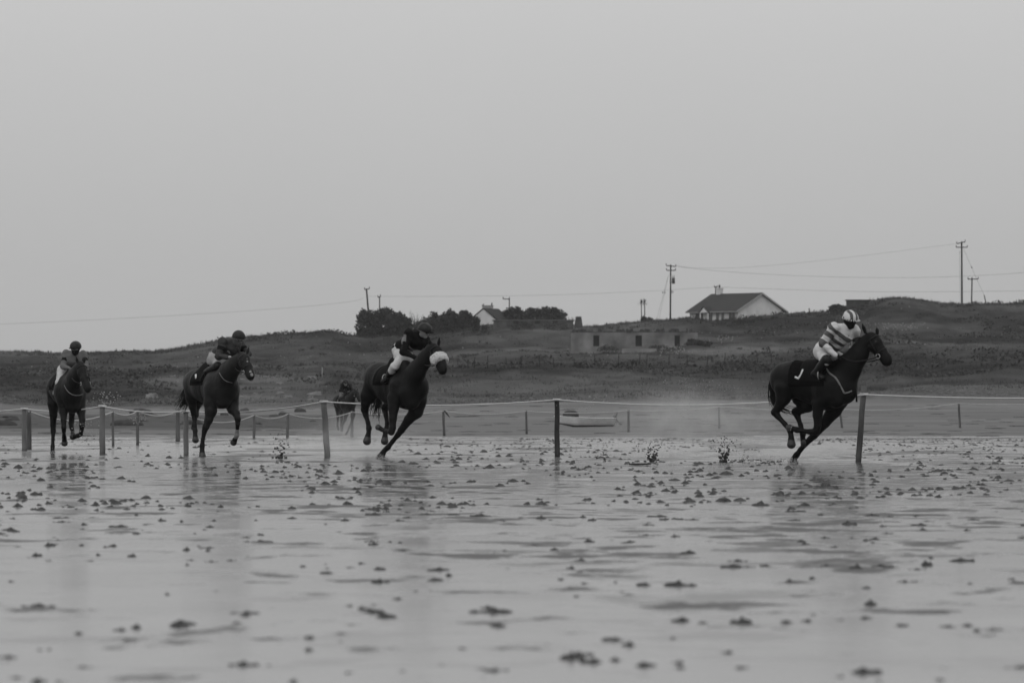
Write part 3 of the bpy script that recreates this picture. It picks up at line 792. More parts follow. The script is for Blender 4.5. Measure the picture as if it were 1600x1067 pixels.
R2 = dict(pelvis=d(625, 547, .02), waist=d(632, 541, .12), chest=d(650, 531, .34), shR=d(639, 521, .52), shL=d(664, 532, .22), elR=d(630, 549, .58), wrR=d(650, 560, .66), haR=d(660, 563, .70),
          elL=d(672, 549, .34), wrL=d(662, 560, .58), haL=d(658, 563, .66), hipR=d(634, 556, .16), knR=d(616, 573, .52), anR=d(606, 590, .28), toeR=d(598, 596, .36),
          head=d(663.5, 517.5, .52), face=(.72, -.62, -.42), jmats=[M_navy, M_band], jcol=plainhoop_j, bands=[(.26, .31), (.37, .42)], sleeve=(.05, .5),
          hmats=[M_helm], hcol=plain_h, peakmat=M_helm, boot0=.10)
R2['hipL'] = B.mirror(R2['hipR']); R2['knL'] = B.mirror(R2['knR']); R2['anL'] = B.mirror(R2['anR']); R2['toeL'] = B.mirror(R2['toeR'])
r2 = make_rider(B, R2, "jockey in dark top with two pale waist bands, riding the near-black horse", GRP_R)
reins(B, J2, [R2['haR'], R2['haL']], h2, .03)

# ---------------------------------------------------------------- third horse, white star and snip
Cg = Fig(106.0, 330, 60); d = Cg.d
J3 = dict(
 trunk=[(d(305, 598, -.80), .235, 1.0), (d(310, 600, -.62), .265, 1.05), (d(326, 603, -.10), .315, 1.15), (d(345, 607, .40), .350, 1.22), (d(353, 605, .58), .28, 1.0)],
 mass=[(d(336, 574, .25), d(326, 578, .0), .10, .12), (d(302, 610, -.62), d(299, 620, -.62), .14, .11, 1.0), (d(314, 606, -.84), d(312, 620, -.86), .12, .10, 1.0),
       (d(330, 608, .55), d(327, 630, .58), .125, .10, 1.0), (d(362, 610, .50), d(364, 630, .52), .13, .11, 1.0), (d(346, 614, .64), d(348, 627, .66), .16, .14, 1.0)],
 neck=[(d(349, 596, .62), .26), (d(357, 583, .80), .215), (d(366, 572, .98), .165), (d(375, 561, 1.10), .120)],
 head=[(d(379, 558, 1.16), .100), (d(382, 564, 1.22), .130), (d(387, 575, 1.34), .108), (d(390.5, 584, 1.42), .094), (d(391.5, 587, 1.46), .090)],
 headlat=np.array([-.78, -.62, 0]),
 ears=[(d(373, 551, 1.12), d(370, 541, 1.12)), (d(386, 553, 1.12), d(389, 542, 1.10))],
 legs=dict(
  hind_near=[(d(302, 610, -.62), .155), (d(299, 620, -.62), .110), (d(301, 635, -.66), .070), (d(303.5, 647, -.74), .058), (d(304, 653, -.74), .046), (d(304.5, 664, -.70), .034), (d(305, 673, -.68), .044), (d(305, 679, -.66), .038), (d(305.5, 687, -.64), .062)],
  hind_far=[(d(314, 612, -.7), .13), (d(313, 624, -.70), .095), (d(308, 634, -.85), .066), (d(306, 642, -1.0), .055), (d(307, 648, -1.04), .042), (d(305, 656, -1.15), .035), (d(304, 660, -1.25), .042), (d(303, 662, -1.3), .038), (d(303, 668, -1.36), .056)],
  fore_near=[(d(329, 628, .55), .13), (d(329.5, 642, .58), .112), (d(326, 656, .60), .078), (d(321.5, 667, .60), .062), (d(319.5, 673, .58), .048), (d(317, 686, .54), .035), (d(316, 696, .52), .046), (d(315.7, 702, .52), .042), (d(316.3, 713.5, .55), .066)],
  fore_far=[(d(360, 628, .50), .13), (d(364, 639, .56), .105), (d(369, 646, .66), .070), (d(371.5, 654, .74), .056), (d(371.5, 662, .72), .042), (d(370.5, 673, .64), .035), (d(370, 680, .60), .043), (d(368.5, 684, .56), .038), (d(365, 691, .50), .060)]),
 star=[(d(386, 559, 1.37), .032), (d(386.8, 563.5, 1.39), .024), (d(391.6, 581, 1.50), .026), (d(393.6, 585, 1.55), .034), (d(395, 588, 1.57), .026)], hoofmat=M_hoof,
 tail=[d(297, 592, -1.0), d(293, 606, -1.06), d(290, 622, -1.08), d(286, 632, -1.06), d(281, 639, -1.02)], tailspread=(.03, .16), saddle=d(330, 572, .02))
h3, J3, p3 = make_horse(Cg, J3, "bay horse with a white star, pale snip and one pale foreleg, third in the race", GRP_H, M_coat3,
    socks=[(d(370.5, 675, .62), .085), (d(370, 680, .60), .07)])
strap("breast_strap", Cg, p3, [(342.6, 582), (346, 588), (350, 593), (355, 596), (363, 598)], .008, M_strap, h3, Cg.base)
number_mark(Cg, p3, [[(306.2, 585.5), (306.6, 591.5)]], .022, h3)
M_jack3 = mat("silk_charcoal", .034, .7, .3, .2, 10, .3, 22)
R3 = dict(pelvis=d(338, 557, .00), waist=d(344, 552, .10), chest=d(360, 543, .30), shR=d(348, 534, .48), shL=d(376, 539, .18), elR=d(341, 557, .58), wrR=d(357, 558, .70), haR=d(368, 559, .78),
          elL=d(388, 553, .34), wrL=d(379, 562, .62), haL=d(372, 562, .72), hipR=d(342, 563, .14), knR=d(338, 573, .50), anR=d(316, 585, .05), toeR=d(310, 594, .10),
          head=d(373, 529, .46), face=(.42, -.80, -.36), jmats=[M_jack3, M_navy], jcol=plainhoop_j, bands=[(-.3, .0)], armband=(.35, .6),
          hmats=[M_helm], hcol=plain_h, peakmat=mat("cap_band", .14, .7), boot0=-.08, shank=.0, glovemat=mat("glove_pale", .28, .7), goggles=True,
          mask=mat("mask_grey", .10, .85, .2), breechmat=mat("breeches_pale", .30, .8, .2, .1, 14))
R3['hipL'] = Cg.mirror(R3['hipR']); R3['knL'] = Cg.mirror(R3['knR']); R3['anL'] = Cg.mirror(R3['anR']); R3['toeL'] = Cg.mirror(R3['toeR'])
r3 = make_rider(Cg, R3, "jockey in charcoal jacket with a pale glove, riding the horse with the white star", GRP_R)
reins(Cg, J3, [R3['haR'], R3['haL']], h3, .05)

# ---------------------------------------------------------------- fourth horse, almost head on
E = Fig(117.0, 105, 74); d = E.d
J4 = dict(
 trunk=[(d(90, 604, -.90), .23, 1.0), (d(93, 605, -.70), .25, 1.05), (d(101, 608, -.15), .31, 1.12), (d(109, 612, .40), .355, 1.25), (d(113, 612, .62), .28, 1.05)],
 mass=[(d(106, 584, .15), d(110, 586, .35), .09, .12), (d(85, 612, -.70), d(84, 622, -.70), .14, .12, 1.0), (d(99, 612, -.9), d(99, 624, -.9), .11, .10, 1.0),
       (d(97, 612, .50), d(98, 630, .54), .12, .10, 1.0), (d(125, 612, .46), d(126, 632, .50), .115, .10, 1.0), (d(112, 620, .62), d(114, 634, .64), .17, .15, 1.0)],
 neck=[(d(112, 603, .66), .25), (d(116, 592, .84), .215), (d(121, 582, 1.0), .16), (d(125, 573, 1.10), .120)],
 head=[(d(127, 573, 1.16), .100), (d(128.5, 580, 1.22), .120), (d(132, 593, 1.34), .108), (d(135.5, 603, 1.42), .098), (d(137, 607, 1.46), .094)],
 headlat=np.array([-.93, -.36, 0]),
 ears=[(d(121.5, 567, 1.12), d(119, 557, 1.12)), (d(131, 567, 1.12), d(133, 557, 1.10))],
 legs=dict(
  hind_near=[(d(85, 614, -.68), .155), (d(83.5, 630, -.66), .125), (d(83.5, 648, -.66), .080), (d(83, 664, -.72), .058), (d(83.2, 673, -.72), .054), (d(82.7, 686, -.68), .034), (d(82.3, 697, -.66), .042), (d(82, 701, -.65), .038), (d(82.2, 707.8, -.64), .056)],
  fore_near=[(d(98, 628, .52), .12), (d(99.5, 642, .56), .088), (d(99.5, 656, .62), .060), (d(99.7, 668, .66), .050), (d(99.8, 673, .64), .040), (d(100, 680, .50), .036), (d(100.4, 683, .44), .044), (d(100.6, 686, .40), .042), (d(100.8, 692, .38), .066)],
  hind_far=[(d(104, 618, -.7), .13), (d(110, 634, -.50), .095), (d(112.5, 646, -.50), .062), (d(112, 655, -.56), .055), (d(111.2, 661, -.56), .055), (d(111.6, 667, -.50), .045), (d(113, 672, -.48), .038), (d(113.6, 674, -.46), .036), (d(113.5, 677, -.4), .045)],
  fore_far=[(d(124, 628, .50), .12), (d(126.5, 642, .56), .090), (d(128.5, 656, .66), .062), (d(128, 665, .72), .054), (d(127.5, 672, .70), .042), (d(126.3, 678, .60), .044), (d(122, 680.5, .52), .046), (d(118.5, 681.5, .48), .044), (d(113.8, 682.5, .44), .062)]),
 tail=[d(90, 592, -1.12), d(88, 610, -1.18), d(88, 630, -1.2), d(89, 646, -1.16)], saddle=d(105, 582, .0))
h4, J4, p4 = make_horse(E, J4, "brown horse seen almost head-on at the far left, pale yoke rope on its chest", GRP_H, M_coat4)
strap("breast_strap", E, p4, [(100.6, 602), (104, 609), (108, 613.5), (113, 616.5), (118, 617.8), (124, 617.6), (128.7, 616)], .009, M_strap, h4, E.base, hint=2.0)
M_jack4 = mat("silk_mid_grey", .105, .7, .3, .15, 10, .3, 22)
R4 = dict(pelvis=d(103, 577, -.02), waist=d(109, 572, .06), chest=d(115, 562, .24), shR=d(103.5, 553, .26), shL=d(129, 555, .16), elR=d(98.5, 573, .42), wrR=d(107, 575, .62), haR=d(112, 576, .72),
          elL=d(134, 573, .36), wrL=d(127, 576, .60), haL=d(121, 577, .72), hipR=d(99, 579, .16), knR=d(92.5, 598, .46), anR=d(88, 612, .20), toeR=d(86, 618, .34),
          head=d(118, 544.5, .42), face=(-.05, -.95, -.28), jmats=[M_jack4, M_navy], jcol=plainhoop_j, bands=[(-.3, -.1)], armband=(.40, .62),
          hmats=[M_helm], hcol=plain_h, peakmat=M_helm, boot0=.30, goggmat=mat("goggles_pale", .26, .4), mask=mat("mask_black"), glovemat=mat("glove_grey", .10, .7))
R4['hipL'] = E.mirror(R4['hipR']); R4['knL'] = E.mirror(R4['knR']); R4['anL'] = E.mirror(R4['anR']); R4['toeL'] = E.mirror(R4['toeR'])
r4 = make_rider(E, R4, "jockey in a mid-grey top with dark armbands, facing the camera on the leftmost horse", GRP_R)
reins(E, J4, [R4['haR'], R4['haL']], h4, .04)

# ---------------------------------------------------------------- distant straggler behind the second post
G5 = Fig(228.6, 537, 58); d = G5.d
J5 = dict(
 trunk=[(d(529, 626, -.80), .235, 1.0), (d(531, 627, -.60), .265, 1.05), (d(537, 629, -.10), .315, 1.15), (d(544, 631, .40), .34, 1.25), (d(547, 630, .58), .28, 1.0)],
 mass=[(d(540, 618, .15), d(542, 619, .35), .09, .12)],
 neck=[(d(546, 627, .62), .26), (d(549, 622, .80), .21), (d(552, 617, .98), .16), (d(555, 613, 1.10), .12)],
 head=[(d(556, 613, 1.16), .10), (d(558, 616, 1.22), .12), (d(560, 621, 1.34), .095), (d(561.5, 625, 1.42), .08)],
 ears=[(d(554, 610, 1.12), d(553, 606, 1.12)), (d(558, 610, 1.12), d(559, 606, 1.10))],
 legs=dict(
  hind_near=[(d(528, 632, -.6), .15), (d(528, 640, -.6), .11), (d(528, 650, -.66), .06), (d(527.5, 660, -.66), .04), (d(527.5, 665, -.6), .045), (d(528.5, 670, -.6), .06)],
  hind_far=[(d(533, 634, -.8), .13), (d(534, 644, -.8), .09), (d(534, 655, -.86), .055), (d(533, 663, -.9), .04), (d(533, 667, -.9), .045), (d(534, 672, -.86), .06)],
  fore_near=[(d(541, 638, .55), .12), (d(541, 648, .58), .085), (d(539, 656, .6), .055), (d(536, 662, .55), .04), (d(535, 666, .5), .044), (d(534, 671, .5), .06)],
  fore_far=[(d(550, 638, .50), .12), (d(552, 648, .50), .085), (d(550, 658, .5), .055), (d(546, 667, .5), .04), (d(543, 674, .5), .044), (d(540, 680.5, .5), .062)]),
 tail=[d(527, 623, -1.0), d(525, 630, -1.05), d(525, 640, -1.1)], saddle=d(537, 615, .0))
h5, J5, p5 = make_horse(G5, J5, "small distant horse galloping through spray behind the rope", GRP_H, M_coat3, res=.022)
R5 = dict(pelvis=d(537, 611, 0), waist=d(538, 609, .1), chest=d(540.5, 604.5, .28), shR=d(535.5, 602, .4), shL=d(546, 603, .2), elR=d(532, 610, .5), wrR=d(539, 612, .66), haR=d(543, 612.5, .72),
          elL=d(550, 610, .4), wrL=d(547, 612.5, .62), haL=d(544, 613, .7), hipR=d(536, 613, .12), knR=d(533, 619, .45), anR=d(530, 626, .15), toeR=d(528, 629, .2),
          head=d(540, 598, .45), face=(.3, -.9, -.3), jmats=[M_navy], jcol=plain_j, hmats=[M_helm], hcol=plain_h, peakmat=M_helm, boot0=.2, mask=None, breechmat=mat("breeches_grey", .13, .8))
for k in ('hip', 'kn', 'an', 'toe'): R5[k + 'L'] = G5.mirror(R5[k + 'R'])
r5 = make_rider(G5, R5, "small distant jockey in dark clothes crouched on the straggling horse behind the rope", GRP_R)

# ================================================================ rope fences
def rope_pts(a, b_, sag, n=14):
    a, b_ = np.asarray(a), np.asarray(b_)
    return [a * (1 - t) + b_ * t - np.array([0, 0, 4 * sag * t * (1 - t)]) for t in np.linspace(0, 1, n)]
def fence_post(mb, base, top, r, m=0):
    base = np.asarray(base, float); top = np.asarray(top, float); n = 7
    pts = []; rs = []
    rg = random.Random(int(base[0] * 100))
    for i in range(n):
        t = i / (n - 1); p = base * (1 - t) + top * t + np.array([rg.uniform(-1, 1), rg.uniform(-1, 1), 0]) * r * .10
        pts.append(p); rs.append(r * (1 - .10 * t) * rg.uniform(.95, 1.05))
    mb.tube(pts, rs, 10, m)
near_root = empty("rope_fence", on_ground(870, 105), "near rope fence of thick wooden posts joined by one white rope, behind the runners", "fence")
near_posts = []
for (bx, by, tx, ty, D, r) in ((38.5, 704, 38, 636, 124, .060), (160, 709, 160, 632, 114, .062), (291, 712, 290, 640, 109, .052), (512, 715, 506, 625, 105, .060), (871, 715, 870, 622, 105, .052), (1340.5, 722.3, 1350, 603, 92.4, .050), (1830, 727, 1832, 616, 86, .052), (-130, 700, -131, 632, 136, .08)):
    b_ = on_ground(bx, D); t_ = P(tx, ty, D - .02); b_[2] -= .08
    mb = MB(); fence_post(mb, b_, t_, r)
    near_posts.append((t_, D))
    po = mb.obj("post", (M_postMist if bx < 600 else M_dirt_wood if bx > 1000 else M_postD), near_root, near_root.location, True)
    att = P(tx, ty + (13.5 if bx == 1340.5 else 2.5), D - .02)
    mb = MB()
    for dz in (0, .022): ring(mb, att + np.array([0, 0, dz - .01]), (0, 0, 1), (1, 0, 0), (0, 1, 0), r + .012, r + .012, .012, 12)
    mb.obj("rope_knot", M_rope, po, near_root.location, True)
    near_posts[-1] = att + np.array([0, -r - .015, 0])
order = [7, 0, 1, 2, 3, 4, 5, 6]
sags = [.10, .075, .06, .09, .085, .13, .05]
mb = MB(); allp_ = []
for k in range(len(order) - 1):
    allp_ += rope_pts(near_posts[order[k]], near_posts[order[k + 1]], sags[k], 16)[(1 if k else 0):]
mb.tube(allp_, .0145, 6)
# twisted lay of the rope
mb.obj("rope", M_rope, near_root, near_root.location, True)

far_root = empty("rope_fence", on_ground(693, 228), "far rope fence of thin posts with a sagging thin rope, receding across the sand", "fence")
fp = []
for (bx, by, tx, ty, r) in ((46, 703, 45.5, 640, .055), (177, 697, 176, 641, .035), (215, 695, 215, 640, .045), (278, 690, 278, 640, .07), (397, 686, 397, 647, .05), (449, 684, 450, 645, .055), (550, 683, 550, 642, .06),
                       (694, 681, 692.5, 641, .055), (823, 678, 822, 641, .05), (982, 675, 982, 640, .06), (1124, 671, 1123.5, 634, .06), (1316, 667, 1312, 638, .06), (1500, 666, 1498, 629, .06), (1680, 663, 1680, 626, .06)):
    D = min(hit(bx, by, 100, 420), 300)
    if by <= 672: D = 285 if bx < 1200 else 292
    b_ = on_ground(bx, D); t_ = P(tx, ty, D); b_[2] -= .06
    mb = MB(); fence_post(mb, b_, t_, r); mb.obj("post", M_pale_wood, far_root, far_root.location, True)
    fp.append(t_ + np.array([0, -r - .01, -.04]))
mb = MB(); pts = []
for k in range(len(fp) - 1): pts += rope_pts(fp[k], fp[k + 1], [.22, .10, .14, .30, .14, .2, .12, .12, .1, .1, .1, .16, .1][k], 12)[(1 if k else 0):]
mb.tube(pts, .020, 5); mb.obj("rope", mat("rope_thin", .40, .8, .2), far_root, far_root.location, True)
mb = MB(); c0 = fp[7] + np.array([.02, 0, 0])
for i in range(5): mb.tube([c0, c0 + np.array([.05 + .02 * i, 0, .03 - .02 * i]), c0 + np.array([.07 + .04 * i, 0, -.08 - .04 * i])], .012, 4)
mb.obj("rope_end", mat("rope_dark", .06, .8), far_root, far_root.location, True)

# ================================================================ boat, driftwood, flung sand
D = hit(905, 667, 230, 425); s_ = FPX / D
org = on_ground(912, D)
boat = empty("rowing_boat", org, "small white dinghy with an outboard motor beached behind the second rope fence", "boat")
Lb = 94 / s_; n = 16; ribs = []
yaw = math.radians(12)
def bpt(t, side, hgt): # t 0 bow(left) .. 1 stern(right)
    wdt = .72 * (1 - (1 - min(t * 1.6, 1)) ** 2.2) * (.55 + .45 * hgt) * side
    zz = hgt * (.47 - .06 * t + .12 * (1 - t) ** 3) + .05 * t + (.18 * (1 - min(t * 3, 1)) * (1 - hgt))
    xx = (t - .5) * Lb + (.25 * (1 - hgt)) * (1 - min(t * 3, 1)); yy = wdt
    return np.array([xx * math.cos(yaw) - yy * math.sin(yaw), xx * math.sin(yaw) + yy * math.cos(yaw), zz]) + org
Vb = []; Fb = []
prof = [(1, 1.0), (1, .75), (1, .4), (1, .12), (.35, 0), (0, -.05), (-.35, 0), (-1, .12), (-1, .4), (-1, .75), (-1, 1.0)]
for i in range(n + 1):
    for sd_, hg in prof: Vb.append(bpt(i / n, sd_, hg))
m_ = len(prof); mid = []
for i in range(n):
    for j in range(m_ - 1):
        Fb.append((i * m_ + j, (i + 1) * m_ + j, (i + 1) * m_ + j + 1, i * m_ + j + 1)); mid.append(1 if 3 <= j <= 6 else 0)
Fb.append(tuple(n * m_ + j for j in range(m_))); mid.append(0)
hull = mesh_obj("hull", Vb, Fb, [mat("hull_white", .66, .5, .4, .12, 3), mat("hull_bottom", .10, .7, .3, .3, 4)], boat, org, mid, True)
so = hull.modifiers.new("thickness", 'SOLIDIFY'); so.thickness = .03; so.offset = -1
for t in (.35, .68):
    mb = MB(); a = bpt(t, .93, .8); b_ = bpt(t, -.93, .8); mb.box((a + b_) / 2, (.24, np.linalg.norm(a - b_), .03), yaw); mb.obj("bench", mat("boat_bench", .25, .7), boat, org)
mb = MB()
for sd_ in (1, -1): mb.tube([bpt(i / 14, sd_ * 1.01, 1.02) for i in range(15)], .022, 6)
mb.obj("gunwale", mat("hull_white"), boat, org, True)
mo = blob("outboard_motor", [seg(bpt(1, 0, 1.3) + np.array([.10, 0, .0]), bpt(1, 0, 1.5) + np.array([.16, 0, .08]), .11, .10, .03), seg(bpt(1, 0, 1.1) + np.array([.12, 0, 0]), bpt(1, 0, .2) + np.array([.40, 0, 0]), .05, .035, .03), seg(bpt(1, 0, .35) + np.array([.38, 0, 0]), bpt(1, 0, .3) + np.array([.52, 0, -.03]), .05, .03, .02)], mat("motor_grey", .16, .5, .4, .2, 8), boat, org, .016)
# dark domed cuddy above the far gunwale
cx = P(892, 648.5, D + .2)
blob("spray_hood", [seg(cx + np.array([-.18, 0, -.05]), cx + np.array([.16, 0, -.05]), .27, .27, .05), seg(cx + np.array([-.12, 0, .0]), cx + np.array([.12, 0, .0]), .26, .26, .05)], mat("hood_canvas", .045, .8, .2, .2, 6), boat, org, .03,
     clip=lambda X, Y, Z: (cx[2] - .24) - Z)

D = hit(1000, 727.5, 60, 120); o = on_ground(1000, D)
mb = MB(); mb.tube([o + np.array([-.17, 0, .022]), o + np.array([-.08, .01, .020]), o + np.array([.05, 0, .022]), o + np.array([.17, .01, .028])], [.010, .016, .014, .008], 7)
mb.tube([o + np.array([-.15, 0, .02]), o + np.array([-.172, -.01, .04])], [.009, .004], 5)
st = mb.obj("driftwood_stick", mat("driftwood", .02, .8), None, o, True); tag(st, "short dark stick lying on the wet sand between the rope posts", "stick")

M_clod = mat("clod_sand", .055, .9, .1, .35, 12); M_drop = mat("spray_drop", .30, .3, .5)
def burst(name, label, px, rows, D, n, spreadx, rad, m, seed, cat="splash", root_heavy=True):
    rg = random.Random(seed); mb = MB(); o = on_ground(px, D); sc = FPX / D
    h = (rows[1] - rows[0]) / sc; zb = P(px, rows[1], D)[2]
    for i in range(n):
        t = rg.random() ** (1.35 if root_heavy else 1.0)
        z = zb + h * t; w_ = spreadx * (.5 + 1.1 * t) / sc
        r = rg.uniform(*rad) * (1.35 - .9 * t if root_heavy else 1)
        c = (o[0] + rg.gauss(0, .45) * w_, D + rg.gauss(0, .5) * w_, max(z, o[2] + r * .6))
        mb.ball(c, r, n=6, sc=(rg.uniform(.7, 1.5), rg.uniform(.7, 1.3), rg.uniform(.6, 1.4)))
    ob = mb.obj(name, m, None, o, True); tag(ob, label, cat, kind="stuff"); return ob
burst("sand_burst", "dark clods of sand flung up behind the second horse's rope post", 437, (676, 717), 101, 82, 17, (0.0054, 0.0202), M_clod, 1)
burst("sand_burst", "dark clods of sand flung up right of the driftwood stick", 1019, (688, 722), 93.5, 108, 16, (0.0048, 0.0187), M_clod, 2)
burst("sand_burst", "dark clods of sand flung up just left of the leading horse", 1132, (682, 722.5), 92.5, 144, 16, (0.0048, 0.0202), M_clod, 3)
burst("sand_burst", "sparse clods of sand flung up beside the middle post", 941, (690, 722), 94, 39, 14, (0.0042, 0.0130), M_clod, 4)
burst("sand_burst", "few specks of sand flung high by the leading horse", 1165, (690, 722), 92, 39, 26, (0.0036, 0.0115), M_clod, 12)
burst("water_spray", "white droplets hanging over the rope between the middle post and the leading horse", 1078, (592, 652), 94, 120, 34, (.003, .008), M_drop, 5, root_heavy=False)
burst("water_spray", "white droplets hanging right of the middle post", 905, (618, 642), 100, 34, 40, (.004, .010), M_drop, 6, root_heavy=False)
burst("water_spray", "white droplets around the forelegs of the leftmost horse", 135, (655, 690), 116, 70, 24, (.005, .014), M_drop, 7, root_heavy=False)
burst("water_spray", "white droplets above the rope right of the leftmost horse", 166, (612, 632), 113, 50, 18, (.005, .014), M_drop, 8, root_heavy=False)
burst("water_spray", "white droplets around the distant jockey", 541, (590, 622), 226, 18, 26, (.008, .018), M_drop, 9, root_heavy=False)
burst("water_spray", "splash thrown up by the planted forehoof of the leading horse", 1238, (712, 725.5), 89.2, 160, 16, (.004, .011), M_drop, 10)
burst("water_spray", "droplets strung between the second rope posts at the left", 213, (640, 662), 150, 40, 20, (.006, .016), M_drop, 11, root_heavy=False)
burst("water_spray", "splash under the planted hoof of the near-black horse", 597, (708, 716), 101, 70, 24, (.004, .010), M_drop, 13)
burst("water_spray", "splash trailing behind the near-black horse's hooves", 572, (696, 717), 101.5, 90, 34, (.003, .008), M_drop, 14)
burst("water_spray", "splash under the hooves of the horse with the white star", 322, (702, 714), 106, 70, 34, (.003, .008), M_drop, 15)
burst("water_spray", "splash at the hind hoof of the leftmost horse", 84, (699, 708), 117, 50, 16, (.004, .009), M_drop, 16)
burst("water_spray", "fine speckled spray filling the air behind the leading horse", 1110, (596, 714), 94, 620, 100, (.0022, .0052), M_drop, 18, root_heavy=False)
burst("water_spray", "fine speckled spray behind the near-black horse", 548, (650, 714), 103, 260, 60, (.0022, .0050), M_drop, 19, root_heavy=False)
burst("sand_burst", "sand grains trailing low behind the leading horse", 1200, (708, 724), 90, 90, 60, (.003, .009), M_clod, 17)

# ================================================================ sand lumps on the flat
M_cast = mat("cast_sand", .075, .95, .1, .35, 25, .8, 60)
lump_me = []
for k in range(7):
    rg = random.Random(40 + k); mb = MB(); nb_ = rg.randint(3, 6)
    pr = []
    for i in range(nb_):
        a = rg.uniform(0, 6.28); rr = (rg.uniform(.0, .07) * (1.5 if k % 3 == 0 else 1)) if i else 0; c = np.array([rr * math.cos(a) * 1.3, rr * math.sin(a), 0]); hh = rg.uniform(.008, .024) if i else rg.uniform(.028, .050)
        pr.append(seg(c, c + np.array([rg.uniform(-.015, .015), rg.uniform(-.01, .01), hh]), rg.uniform(.018, .034), rg.uniform(.005, .009), .025))
    pr.append(seg(np.array([-.035, 0, -.018]), np.array([.035, .0, -.018]), .032, .032, .04))
    ob = blob("lump_source", pr, M_cast, None, (0, 0, 0), .008)
    for v in ob.data.vertices:
        v.co.z += (vnoise(np.array(v.co.x * 60), np.array(v.co.y * 60), k) - .5) * .008
    lump_me.append(ob.data); bpy.data.objects.remove(ob)
rg = random.Random(12); spots = []
def dens(px, row):
    if row > 1067: return 0
    if row > 860: return .13
    if row > 800: return .28
    if row > 725: return .95
    return 1.0 if px > 640 else .28
tries = 0
while len(spots) < 2300 and tries < 40000:
    tries += 1
    t = rg.random(); row = 686 + 385 * t ** 2.3; px = rg.uniform(-60, 1660)
    if rg.random() > dens(px, row): continue
    if vnoise(np.array(px / 130.), np.array(row / 14.), 9) < .42: continue
    D = CAM_H * FPX / (row - HOR); spots.append((D, px, row))
spots.sort()
def clump_scale(D, r): return min(1.0, math.exp(r.gauss(-.66, .34))) * (.50 + .45 * min(1, max(0, (D - 14) / 60)))
for i, (D, px, row) in enumerate(spots[:300]):
    me = lump_me[rg.randrange(7)]; ob = bpy.data.objects.new("sand_cast", me); p = on_ground(px, D)
    ob.location = (p[0], p[1], p[2] - .002); sc = clump_scale(D, rg); ob.scale = (sc * rg.uniform(.7, 2.1), sc * rg.uniform(.8, 1.4), sc * rg.uniform(.5, 1.2)); ob.rotation_euler = (0, 0, rg.uniform(0, 6.28))
    COL.objects.link(ob); tag(ob, "small dark lugworm cast of sand on the wet flat", "sand cast", "sand casts scattered over the wet flat")
VV = []; FF = []; kk = 0
low = []
for me in lump_me:
    v = np.array([q.co[:] for q in me.vertices]); f = [tuple(p.vertices) for p in me.polygons]; low.append((v, f))
mb = MB()
for (D, px, row) in spots[300:]:
    p = on_ground(px, D); sc = clump_scale(D, rg); w_ = rg.uniform(.05, .10) * sc; h_ = w_ * rg.uniform(.40, .75); m_ = 6
    Vl = [(p[0] + rg.uniform(-.02, .02), p[1], p[2] + h_)]
    for j in range(m_):
        a = 6.283 * j / m_ + rg.uniform(-.3, .3); q = rg.uniform(.7, 1.25); Vl.append((p[0] + w_ * q * math.cos(a) * .62, p[1] + w_ * q * math.sin(a) * .62, p[2] + h_ * rg.uniform(.3, .65)))
    for j in range(m_):
        a = 6.283 * j / m_; q = rg.uniform(.9, 1.3); Vl.append((p[0] + w_ * q * math.cos(a), p[1] + w_ * q * math.sin(a), p[2] - .006))
    Fl = [(0, 1 + j, 1 + (j + 1) % m_) for j in range(m_)] + [(1 + j, 1 + m_ + j, 1 + m_ + (j + 1) % m_, 1 + (j + 1) % m_) for j in range(m_)]
    mb.add(Vl, Fl)
ob = mb.obj("sand_lumps", M_cast, None, (0, 150, 0)); tag(ob, "countless tiny sand lumps far out on the wet flat", "sand lumps", kind="stuff")

# ================================================================ vegetation of the slope
M_leafD = mat("leaf_dark", .032, .9, .15, .6, .8, detail=3); M_leafM = mat("leaf_mid", .055, .9, .15, .6, .8, detail=3)
M_bark = mat("bark", .05, .9, .1, .3, 4)
M_grass = mat("grass_blades", .060, .95, .1)
_n = M_grass.node_tree; _a = _n.nodes.new("ShaderNodeAttribute"); _a.attribute_name = "tone"; _n.links.new(_a.outputs["Fac"], _n.nodes["Principled BSDF"].inputs["Base Color"])
def quads(C, size, rng_, flat=.0):
    n = len(C); a = rng_.normal(size=(n, 3)); a /= np.linalg.norm(a, axis=1)[:, None]
    b_ = rng_.normal(size=(n, 3)); b_ -= (b_ * a).sum(1)[:, None] * a; b_ /= np.linalg.norm(b_, axis=1)[:, None]
    s1 = size * rng_.uniform(.5, 1.2, n)[:, None]; s2 = size * rng_.uniform(.4, .9, n)[:, None]
    V = np.stack([C - a * s1, C - b_ * s2, C + a * s1, C + b_ * s2], 1).reshape(-1, 3)
    return V, np.arange(4 * n).reshape(n, 4)
def crown_pts(lobes, n, rng_):
    vol = np.array([l_[1][0] * l_[1][1] * l_[1][2] for l_ in lobes]); k = rng_.choice(len(lobes), n, p=vol / vol.sum())
    u = rng_.normal(size=(n, 3)); u /= np.linalg.norm(u, axis=1)[:, None]
    r = rng_.uniform(.35, 1.0, n) ** .5 * (1 + .15 * rng_.normal(size=n) * (rng_.random(n) < .35))
    c = np.array([l_[0] for l_ in lobes])[k]; e = np.array([l_[1] for l_ in lobes])[k]
    return c + u * r[:, None] * e
